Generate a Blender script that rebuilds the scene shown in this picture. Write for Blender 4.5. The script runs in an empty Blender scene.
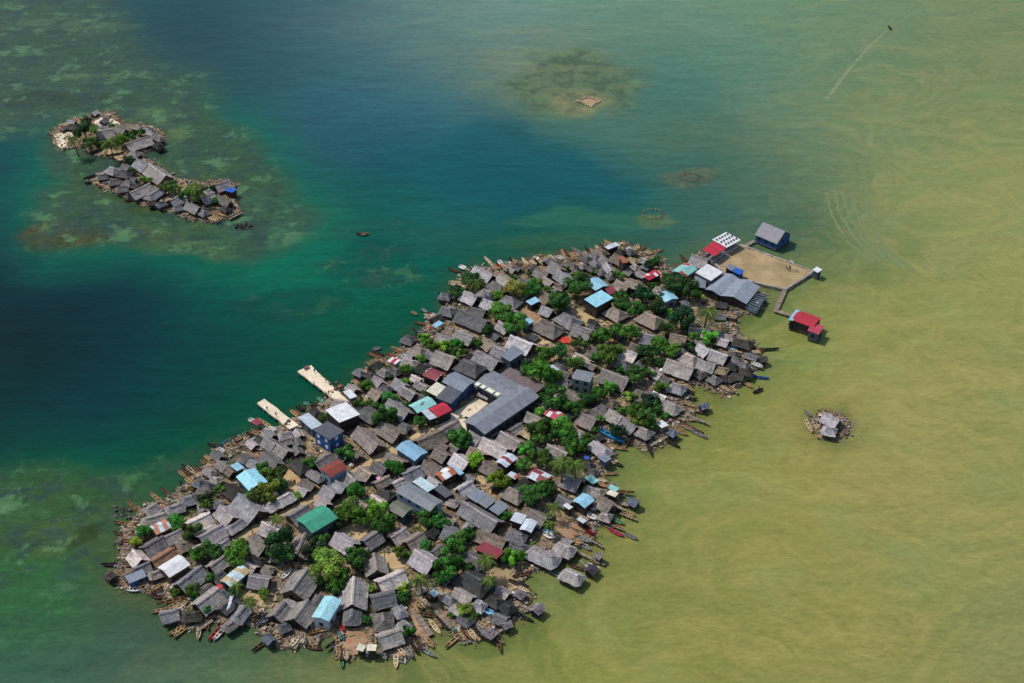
import bpy, bmesh, math, random
import numpy as np
from mathutils import Vector, Matrix, geometry
random.seed(7); rng = np.random.default_rng(7)
scene = bpy.context.scene
C = scene.collection
PI = math.pi

# ---------------------------------------------------------------- camera (from an aeroplane about 280 m up)
FPX, PITCH, CAM = 1422.2, math.radians(36.0), Vector((0.0, -380.0, 276.0))
cd = bpy.data.cameras.new('camera'); cam = bpy.data.objects.new('camera', cd); C.objects.link(cam)
cam.location = CAM; cam.rotation_euler = (PI/2 - PITCH, 0, 0)
cd.lens = 50.0; cd.sensor_width = 36.0; cd.clip_start = 1.0; cd.clip_end = 60000
scene.camera = cam
FW = Vector((0, math.cos(PITCH), -math.sin(PITCH))); UP = Vector((0, math.sin(PITCH), math.cos(PITCH)))
def at(px, py, z=0.0):
    "the place at height z that was surveyed at (px, py) on the photograph"
    r = FW + Vector((1, 0, 0))*((px-512)/FPX) + UP*((341.5-py)/FPX)
    return CAM + r*((z - CAM.z)/r.z)
def onmap(p):
    d = Vector(p) - CAM; w = d.dot(FW)
    return (512 + FPX*d.x/w, 341.5 - FPX*d.dot(UP)/w)

def blocks(text):
    ox = oy = 0
    for line in text.strip().splitlines():
        line = line.strip()
        if not line: continue
        if line[0] == '@':
            ox, oy = map(int, line[1:].split()); continue
        yield ox, oy, line

def srgb(r, g, b):
    f = lambda c: ((c/255+0.055)/1.055)**2.4 if c > 10 else c/255/12.92
    return (f(r), f(g), f(b), 1.0)

# ---------------------------------------------------------------- materials
def mat(name):
    m = bpy.data.materials.new(name); m.use_nodes = True
    nt = m.node_tree; nt.nodes.clear()
    return m, nt
def nd(nt, t, ins=None, **kw):
    n = nt.nodes.new(t)
    for k, v in kw.items(): setattr(n, k, v)
    for k, v in (ins or {}).items():
        if isinstance(v, bpy.types.NodeSocket): nt.links.new(v, n.inputs[k])
        else: n.inputs[k].default_value = v
    return n
def mathn(nt, op, a, b=0.5, clamp=False):
    n = nt.nodes.new('ShaderNodeMath'); n.operation = op; n.use_clamp = clamp
    for i, v in enumerate((a, b)):
        if isinstance(v, bpy.types.NodeSocket): nt.links.new(v, n.inputs[i])
        else: n.inputs[i].default_value = v
    return n.outputs[0]
def mulcol(nt, col, fac):
    n = nt.nodes.new('ShaderNodeVectorMath'); n.operation = 'SCALE'
    nt.links.new(col, n.inputs[0])
    if isinstance(fac, bpy.types.NodeSocket): nt.links.new(fac, n.inputs['Scale'])
    else: n.inputs['Scale'].default_value = fac
    return n.outputs[0]
def mixcol(nt, fac, a, b):
    n = nt.nodes.new('ShaderNodeMix'); n.data_type = 'RGBA'
    for k, v in ((0, fac), (6, a), (7, b)):
        if isinstance(v, bpy.types.NodeSocket): nt.links.new(v, n.inputs[k])
        else: n.inputs[k].default_value = v
    return n.outputs[2]
def maprange(nt, v, a, b, c, d):
    n = nd(nt, 'ShaderNodeMapRange', {'Value': v, 'From Min': a, 'From Max': b, 'To Min': c, 'To Max': d})
    return n.outputs[0]
def noise(nt, vec, scale, detail=3.0, rough=0.55):
    return nd(nt, 'ShaderNodeTexNoise', {'Vector': vec, 'Scale': scale, 'Detail': detail, 'Roughness': rough}).outputs[0]
def scaled(nt, vec, s):
    return nd(nt, 'ShaderNodeMapping', {'Vector': vec, 'Scale': s}).outputs[0]
def finish(nt, col, rough=0.9, spec=0.15, bump=None, bstr=0.5, bdist=0.1):
    p = nd(nt, 'ShaderNodeBsdfPrincipled', {'Roughness': rough, 'Specular IOR Level': spec})
    if isinstance(col, bpy.types.NodeSocket): nt.links.new(col, p.inputs['Base Color'])
    else: p.inputs['Base Color'].default_value = col
    if bump is not None:
        b = nd(nt, 'ShaderNodeBump', {'Height': bump, 'Strength': bstr, 'Distance': bdist})
        nt.links.new(b.outputs[0], p.inputs['Normal'])
    o = nd(nt, 'ShaderNodeOutputMaterial'); nt.links.new(p.outputs[0], o.inputs[0])
    return p

def uvvec(nt):
    "roof coordinates in metres with an offset of its own for every object"
    uv = nd(nt, 'ShaderNodeUVMap').outputs[0]
    oi = nd(nt, 'ShaderNodeObjectInfo')
    off = nd(nt, 'ShaderNodeCombineXYZ', {'X': mathn(nt, 'MULTIPLY', oi.outputs['Random'], 97.0), 'Y': mathn(nt, 'MULTIPLY', oi.outputs['Random'], 41.0)})
    return nd(nt, 'ShaderNodeVectorMath', {0: uv, 1: off.outputs[0]}, operation='ADD').outputs[0], oi

def m_thatch():
    m, nt = mat('thatch'); v, oi = uvvec(nt)
    fine = noise(nt, scaled(nt, v, (1.9, 0.42, 1)), 1.0, 5, 0.75)
    bands = noise(nt, scaled(nt, v, (0.12, 1.9, 1)), 1.0, 3, 0.6)
    patch = noise(nt, v, 0.42, 5, 0.65)
    straw = noise(nt, scaled(nt, v, (3.2, 1.3, 1)), 1.0, 3, 0.65)
    moss = noise(nt, v, 0.8, 4, 0.6)
    f = mathn(nt, 'ADD', maprange(nt, fine, .32, .68, .64, 1.34), maprange(nt, bands, .3, .7, -.24, .24))
    f = mathn(nt, 'ADD', f, maprange(nt, patch, .3, .7, -.28, .28))
    f = mathn(nt, 'MAXIMUM', f, 0.16)
    f = mathn(nt, 'MULTIPLY', f, maprange(nt, straw, .56, .74, 1.0, 1.8))
    f = mathn(nt, 'MULTIPLY', f, maprange(nt, moss, .56, .7, 1.0, .5))
    col = mulcol(nt, oi.outputs['Color'], f)
    warm = nd(nt, 'ShaderNodeVectorMath', {0: col, 1: (1.10, 0.99, 0.86)}, operation='MULTIPLY').outputs[0]
    col = mixcol(nt, maprange(nt, patch, .5, .7, 0, .7), col, warm)
    h = mathn(nt, 'ADD', fine, mathn(nt, 'MULTIPLY', bands, 0.8))
    finish(nt, col, .95, .08, h, .9, .3)
    return m
def m_wall():
    m, nt = mat('cane_wall'); oi = nd(nt, 'ShaderNodeObjectInfo')
    oc = nd(nt, 'ShaderNodeTexCoord').outputs['Object']
    canes = noise(nt, scaled(nt, oc, (9, 9, .5)), 1.0, 3, .6)
    big = noise(nt, oc, .7, 3, .6)
    f = mathn(nt, 'MULTIPLY', maprange(nt, canes, .3, .7, .55, 1.4), maprange(nt, big, .3, .7, .7, 1.3))
    finish(nt, mulcol(nt, oi.outputs['Color'], f), .9, .1, canes, .4, .05)
    return m
def m_tin():
    m, nt = mat('roofing_tin'); v, oi = uvvec(nt)
    at2 = nd(nt, 'ShaderNodeAttribute', attribute_type='OBJECT', attribute_name='patch_colour').outputs[0]
    amt = nd(nt, 'ShaderNodeAttribute', attribute_type='OBJECT', attribute_name='patch_amount').outputs['Fac']
    rows = nd(nt, 'ShaderNodeAttribute', attribute_type='OBJECT', attribute_name='patch_rows').outputs['Fac']
    sc = nd(nt, 'ShaderNodeCombineXYZ', {'X': .8, 'Y': rows})
    cell = nd(nt, 'ShaderNodeVectorMath', {0: nd(nt, 'ShaderNodeVectorMath', {0: v, 1: sc.outputs[0]}, operation='MULTIPLY').outputs[0]}, operation='FLOOR').outputs[0]
    wn = nd(nt, 'ShaderNodeTexWhiteNoise', {'Vector': cell}, noise_dimensions='2D')
    pick = mathn(nt, 'LESS_THAN', wn.outputs['Value'], amt)
    col = mixcol(nt, pick, oi.outputs['Color'], at2)
    sheet = nd(nt, 'ShaderNodeTexWhiteNoise', {'Vector': nd(nt, 'ShaderNodeVectorMath', {0: scaled(nt, v, (.8, .36, 1)), 1: (.5, .5, 5)}, operation='ADD').outputs[0]}, noise_dimensions='2D').outputs['Value']
    seam = nd(nt, 'ShaderNodeTexWave', {'Vector': v, 'Scale': .4, 'Distortion': .6, 'Detail': 1}, wave_profile='SAW').outputs[1]
    grime = noise(nt, v, .55, 5, .65)
    streak = noise(nt, scaled(nt, v, (2.5, .25, 1)), 1.0, 4, .65)
    corr = nd(nt, 'ShaderNodeTexWave', {'Vector': v, 'Scale': 1.6}).outputs[1]
    f = mathn(nt, 'MULTIPLY', maprange(nt, grime, .3, .75, 1.08, .7), maprange(nt, streak, .35, .75, 1.08, .66))
    f = mathn(nt, 'MULTIPLY', f, maprange(nt, sheet, 0, 1, .78, 1.08))
    f = mathn(nt, 'MULTIPLY', f, maprange(nt, seam, .0, .08, .78, 1.0))
    col = mulcol(nt, col, f)
    rust = maprange(nt, noise(nt, v, .9, 5, .7), .57, .7, 0, .6)
    col = mixcol(nt, rust, col, srgb(112, 84, 72))
    finish(nt, col, .5, .3, corr, .35, .06)
    return m
def m_paint(name='paint', rough=.7):
    m, nt = mat(name); oi = nd(nt, 'ShaderNodeObjectInfo')
    oc = nd(nt, 'ShaderNodeTexCoord').outputs['Object']
    g = noise(nt, oc, .9, 5, .65); g2 = noise(nt, oc, 6.0, 3, .6)
    f = mathn(nt, 'MULTIPLY', maprange(nt, g, .3, .7, .7, 1.18), maprange(nt, g2, .3, .7, .85, 1.12))
    finish(nt, mulcol(nt, oi.outputs['Color'], f), rough, .25)
    return m
def m_attr(name, attr, rough=.9, leaf=False, var=.35):
    m, nt = mat(name)
    a = nd(nt, 'ShaderNodeAttribute', attribute_name=attr).outputs[0]
    oi = nd(nt, 'ShaderNodeObjectInfo')
    oc = nd(nt, 'ShaderNodeTexCoord').outputs['Object']
    g = noise(nt, oc, 1.3 if leaf else .8, 3, .6)
    col = nd(nt, 'ShaderNodeVectorMath', {0: a, 1: oi.outputs['Color']}, operation='MULTIPLY').outputs[0]
    col = mulcol(nt, col, maprange(nt, g, .3, .7, 1-var, 1+var))
    p = finish(nt, col, rough, .12)
    if leaf:
        o = [n for n in nt.nodes if n.type == 'OUTPUT_MATERIAL'][0]
        t = nd(nt, 'ShaderNodeBsdfTranslucent', {'Color': col})
        mx = nd(nt, 'ShaderNodeMixShader', {0: .35, 1: p.outputs[0], 2: t.outputs[0]})
        nt.links.new(mx.outputs[0], o.inputs[0])
    return m
def m_ground():
    m, nt = mat('packed_earth')
    p = nd(nt, 'ShaderNodeNewGeometry').outputs['Position']
    a = noise(nt, p, .09, 5, .6); b = noise(nt, p, .5, 5, .7); c = noise(nt, p, 2.5, 3, .7); gr = noise(nt, p, .16, 4, .6)
    col = mixcol(nt, maprange(nt, a, .35, .65, 0, 1), srgb(118, 100, 82), srgb(172, 146, 110))
    col = mixcol(nt, maprange(nt, b, .45, .68, 0, .85), col, srgb(62, 54, 48))
    col = mixcol(nt, maprange(nt, gr, .54, .66, 0, .7), col, srgb(74, 86, 50))
    col = mulcol(nt, col, maprange(nt, c, .3, .7, .65, 1.35))
    finish(nt, col, .95, .05, c, .5, .2)
    return m
def m_sand(name, c1, c2, c3):
    m, nt = mat(name)
    p = nd(nt, 'ShaderNodeNewGeometry').outputs['Position']
    a = noise(nt, p, .13, 5, .65); b = noise(nt, scaled(nt, p, (.5, .9, 1)), 1.0, 5, .7); c = noise(nt, p, 3.0, 3, .7)
    col = mixcol(nt, maprange(nt, a, .35, .65, 0, 1), c1, c2)
    col = mixcol(nt, maprange(nt, b, .5, .75, 0, .7), col, c3)
    col = mulcol(nt, col, maprange(nt, c, .3, .7, .82, 1.18))
    finish(nt, col, .95, .05, c, .3, .1)
    return m
def m_water():
    m, nt = mat('sea_water')
    p = nd(nt, 'ShaderNodeNewGeometry').outputs['Position']
    col = nd(nt, 'ShaderNodeAttribute', attribute_name='sea').outputs[0]
    mud = nd(nt, 'ShaderNodeAttribute', attribute_name='mud').outputs['Fac']
    reef = nd(nt, 'ShaderNodeAttribute', attribute_name='reef').outputs['Fac']
    # drifting silt: long warped streaks
    w = nd(nt, 'ShaderNodeTexNoise', {'Vector': p, 'Scale': .012, 'Detail': 3.0})
    off = nd(nt, 'ShaderNodeVectorMath', {0: w.outputs['Color'], 'Scale': 30.0}, operation='SCALE').outputs[0]
    pw = nd(nt, 'ShaderNodeVectorMath', {0: p, 1: off}, operation='ADD').outputs[0]
    s1 = noise(nt, nd(nt, 'ShaderNodeMapping', {'Vector': pw, 'Rotation': (0, 0, .35), 'Scale': (.009, .06, 1)}).outputs[0], 1.0, 6, .62)
    s2 = noise(nt, p, .035, 5, .6)
    silt = mathn(nt, 'MULTIPLY', mud, maprange(nt, s1, .42, .78, 0, .46), True)
    col = mixcol(nt, silt, col, srgb(166, 148, 88))
    gr = mathn(nt, 'MULTIPLY', mud, maprange(nt, s2, .5, .75, 0, .3), True)
    col = mixcol(nt, gr, col, srgb(108, 138, 88))
    # coral and weed mottling
    r1 = noise(nt, p, .09, 6, .7); r2 = noise(nt, p, .3, 4, .65)
    rf = mathn(nt, 'MULTIPLY', reef, maprange(nt, r1, .48, .57, 0, 1))
    col = mixcol(nt, mathn(nt, 'MULTIPLY', rf, .9), col, srgb(46, 68, 58))
    rg = mathn(nt, 'MULTIPLY', reef, maprange(nt, noise(nt, nd(nt, 'ShaderNodeVectorMath', {0: p, 1: (300, 20, 0)}, operation='ADD').outputs[0], .075, 6, .7), .54, .62, 0, .55))
    col = mixcol(nt, rg, col, srgb(92, 132, 86))
    col = mulcol(nt, col, mathn(nt, 'ADD', 1.0, mathn(nt, 'MULTIPLY', reef, maprange(nt, r2, .3, .7, -.22, .22))))
    # wind ripples: their light and dark multiplied into the colour, plus bump
    rp = nd(nt, 'ShaderNodeMapping', {'Vector': p, 'Rotation': (0, 0, -.62), 'Scale': (.32, .8, 1)}).outputs[0]
    wv = noise(nt, rp, 1.0, 4, .6)
    gust = noise(nt, p, .02, 3, .5)
    sw = nd(nt, 'ShaderNodeMapping', {'Vector': p, 'Rotation': (0, 0, -.6), 'Scale': (.05, .22, 1)}).outputs[0]
    swell = noise(nt, sw, 1.0, 3, .6)
    amp = maprange(nt, gust, .3, .7, .10, .28)
    f = mathn(nt, 'ADD', 1.0, mathn(nt, 'MULTIPLY', mathn(nt, 'SUBTRACT', wv, .5), mathn(nt, 'MULTIPLY', amp, 3.2)))
    f = mathn(nt, 'ADD', f, maprange(nt, swell, .3, .7, -.07, .07))
    fine = noise(nt, scaled(nt, rp, (3.4, 2.2, 1)), 1.0, 3, .6)
    f = mathn(nt, 'ADD', f, maprange(nt, fine, .3, .7, -.10, .10))
    col = mulcol(nt, col, f)
    grain = nd(nt, 'ShaderNodeTexNoise', {'Vector': scaled(nt, rp, (2.5, 1.6, 1)), 'Scale': 1.0, 'Detail': 2.0})
    gcol = mathn(nt, 'MULTIPLY', mud, maprange(nt, grain.outputs[0], .45, .66, 0, .14), True)
    col = mixcol(nt, gcol, col, srgb(160, 142, 88))
    # long curved lines of silt combed out by the current
    cw = nd(nt, 'ShaderNodeTexNoise', {'Vector': p, 'Scale': .006, 'Detail': 2.0})
    coff = nd(nt, 'ShaderNodeVectorMath', {0: cw.outputs['Color'], 'Scale': 150.0}, operation='SCALE').outputs[0]
    comb = noise(nt, nd(nt, 'ShaderNodeMapping', {'Vector': nd(nt, 'ShaderNodeVectorMath', {0: p, 1: coff}, operation='ADD').outputs[0], 'Rotation': (0, 0, -.5), 'Scale': (.012, .22, 1)}).outputs[0], 1.0, 4, .6)
    cm = mathn(nt, 'MULTIPLY', mud, maprange(nt, noise(nt, p, .011, 3, .5), .45, .65, 0, 1), True)
    col = mulcol(nt, col, mathn(nt, 'ADD', 1.0, mathn(nt, 'MULTIPLY', cm, maprange(nt, comb, .32, .68, -.06, .06))))
    # light and dark of the longer waves, painted into the deep side's colour
    tr = nd(nt, 'ShaderNodeMapping', {'Vector': p, 'Rotation': (0, 0, -.62), 'Scale': (.055, .30, 1)}).outputs[0]
    trn = noise(nt, nd(nt, 'ShaderNodeVectorMath', {0: tr, 1: coff}, operation='ADD').outputs[0] if False else tr, 1.0, 4, .65)
    clean = mathn(nt, 'SUBTRACT', 1.0, mud, True)
    col = mulcol(nt, col, mathn(nt, 'ADD', 1.0, mathn(nt, 'MULTIPLY', clean, maprange(nt, trn, .3, .7, -.15, .15))))
    h = mathn(nt, 'ADD', wv, mathn(nt, 'MULTIPLY', fine, .3))
    finish(nt, col, .3, .07, h, .22, .5)
    return m
THATCH_M, WALL_M, TIN_M = m_thatch(), m_wall(), m_tin()
PAINT_M, BOAT_M = m_paint('paint'), m_paint('weathered_paint', .8)
LEAF_M, DEBRIS_M, BARK_M = m_attr('leaves', 'tone', .6, True), m_attr('driftwood', 'tone', .9, False, .2), m_paint('bark', .95)
GROUND_M = m_ground()
SAND_M = m_sand('trodden_sand', srgb(176, 148, 108), srgb(198, 170, 128), srgb(130, 106, 78))
COURT_M = m_sand('court_sand', srgb(142, 124, 92), srgb(176, 152, 112), srgb(112, 100, 74))
PALE_M = m_sand('pale_concrete', srgb(216, 198, 170), srgb(232, 214, 188), srgb(186, 166, 136))
BROWN_M = m_sand('brown_silt', srgb(150, 118, 90), srgb(176, 142, 112), srgb(110, 84, 62))
WEED_M = m_sand('weedy_ground', srgb(84, 94, 56), srgb(110, 112, 70), srgb(60, 74, 42))
WATER_M = m_water()

# ---------------------------------------------------------------- object helpers
COUNT = {}
def link_mesh(name, me, parent=None, color=(1, 1, 1, 1), material=None):
    o = bpy.data.objects.new(name, me); C.objects.link(o)
    if parent is not None: o.parent = parent
    o.color = color
    if material is not None and len(me.materials) == 0: me.materials.append(material)
    return o
def mesh_of(name, verts, faces, uvs=None, tones=None, smooth=False):
    me = bpy.data.meshes.new(name); me.from_pydata([tuple(v) for v in verts], [], faces)
    if uvs is not None:
        l = me.uv_layers.new(name='UVMap')
        flat = np.array([uvs[vi] for f in faces for vi in f], dtype=np.float32).ravel()
        l.data.foreach_set('uv', flat)
    if tones is not None:            # one colour per face
        a = me.color_attributes.new('tone', 'FLOAT_COLOR', 'CORNER')
        arr = np.array([tuple(tones[i])+(1.0,) for i, f in enumerate(faces) for _ in f], dtype=np.float32).ravel()
        a.data.foreach_set('color', arr)
    if smooth: me.polygons.foreach_set('use_smooth', [True]*len(me.polygons))
    me.update()
    return me
class MB:
    "collects simple solids into one mesh"
    def __init__(s): s.v, s.f, s.t = [], [], []
    def add(s, vs, fs, tone=(1, 1, 1)):
        b = len(s.v); s.v += [tuple(x) for x in vs]; s.f += [tuple(b+i for i in f) for f in fs]; s.t += [tone]*len(fs)
    def box(s, c, size, rz=0.0, tone=(1, 1, 1), rx=0.0):
        sx, sy, sz = size[0]/2, size[1]/2, size[2]/2
        M = Matrix.Translation(c) @ Matrix.Rotation(rz, 4, 'Z') @ Matrix.Rotation(rx, 4, 'X')
        vs = [M @ Vector((x*sx, y*sy, z*sz)) for z in (-1, 1) for x, y in ((-1, -1), (1, -1), (1, 1), (-1, 1))]
        s.add(vs, [(3, 2, 1, 0), (4, 5, 6, 7), (0, 1, 5, 4), (1, 2, 6, 5), (2, 3, 7, 6), (3, 0, 4, 7)], tone)
    def cyl(s, a, b, r0, r1=None, n=6, tone=(1, 1, 1)):
        a, b = Vector(a), Vector(b); r1 = r0 if r1 is None else r1
        d = (b-a).normalized(); u = d.orthogonal().normalized(); w = d.cross(u)
        vs = []
        for p, r in ((a, r0), (b, r1)):
            for i in range(n):
                t = 2*PI*i/n; vs.append(p + u*(r*math.cos(t)) + w*(r*math.sin(t)))
        fs = [(i, (i+1) % n, n+(i+1) % n, n+i) for i in range(n)] + [tuple(range(n))[::-1], tuple(range(n, 2*n))]
        s.add(vs, fs, tone)
    def build(s, name, material, parent=None, color=(1, 1, 1, 1), tones=False):
        me = mesh_of(name, s.v, s.f, None, s.t if tones else None)
        me.materials.append(material)
        return link_mesh(name, me, parent, color)
def empty(name, loc, rz=0.0):
    o = bpy.data.objects.new(name, None); C.objects.link(o); o.location = loc; o.rotation_euler = (0, 0, rz); o.empty_display_size = .5
    return o
def tag(o, label, cat, group=None):
    o['label'] = label; o['category'] = cat
    if group: o['group'] = group
    return o

# ---------------------------------------------------------------- light: high tropical sun from the upper left of the picture
SUN_EL, SUN_AZ = math.radians(58), math.radians(158)      # azimuth anticlockwise from +X
sd = Vector((math.cos(SUN_EL)*math.cos(SUN_AZ), math.cos(SUN_EL)*math.sin(SUN_AZ), math.sin(SUN_EL)))
ld = bpy.data.lights.new('sun', 'SUN'); lo = bpy.data.objects.new('sun', ld); C.objects.link(lo)
ld.energy = 3.2; ld.angle = math.radians(.5); ld.color = (1.0, .965, .9)
lo.rotation_euler = sd.to_track_quat('Z', 'Y').to_euler(); lo.location = (0, 0, 400)
W = bpy.data.worlds.new('World'); scene.world = W; W.use_nodes = True
nt = W.node_tree; nt.nodes.clear()
sky = nd(nt, 'ShaderNodeTexSky', sky_type='NISHITA', sun_disc=False)
sky.sun_elevation = SUN_EL; sky.sun_rotation = PI/2 - SUN_AZ
bg = nd(nt, 'ShaderNodeBackground', {'Color': sky.outputs[0], 'Strength': .135})
wo = nd(nt, 'ShaderNodeOutputWorld'); nt.links.new(bg.outputs[0], wo.inputs[0])
scene.view_settings.view_transform = 'Standard'; scene.view_settings.look = 'None'; scene.view_settings.exposure = 0
scene.cycles.max_bounces = 6; scene.cycles.transparent_max_bounces = 6
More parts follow.
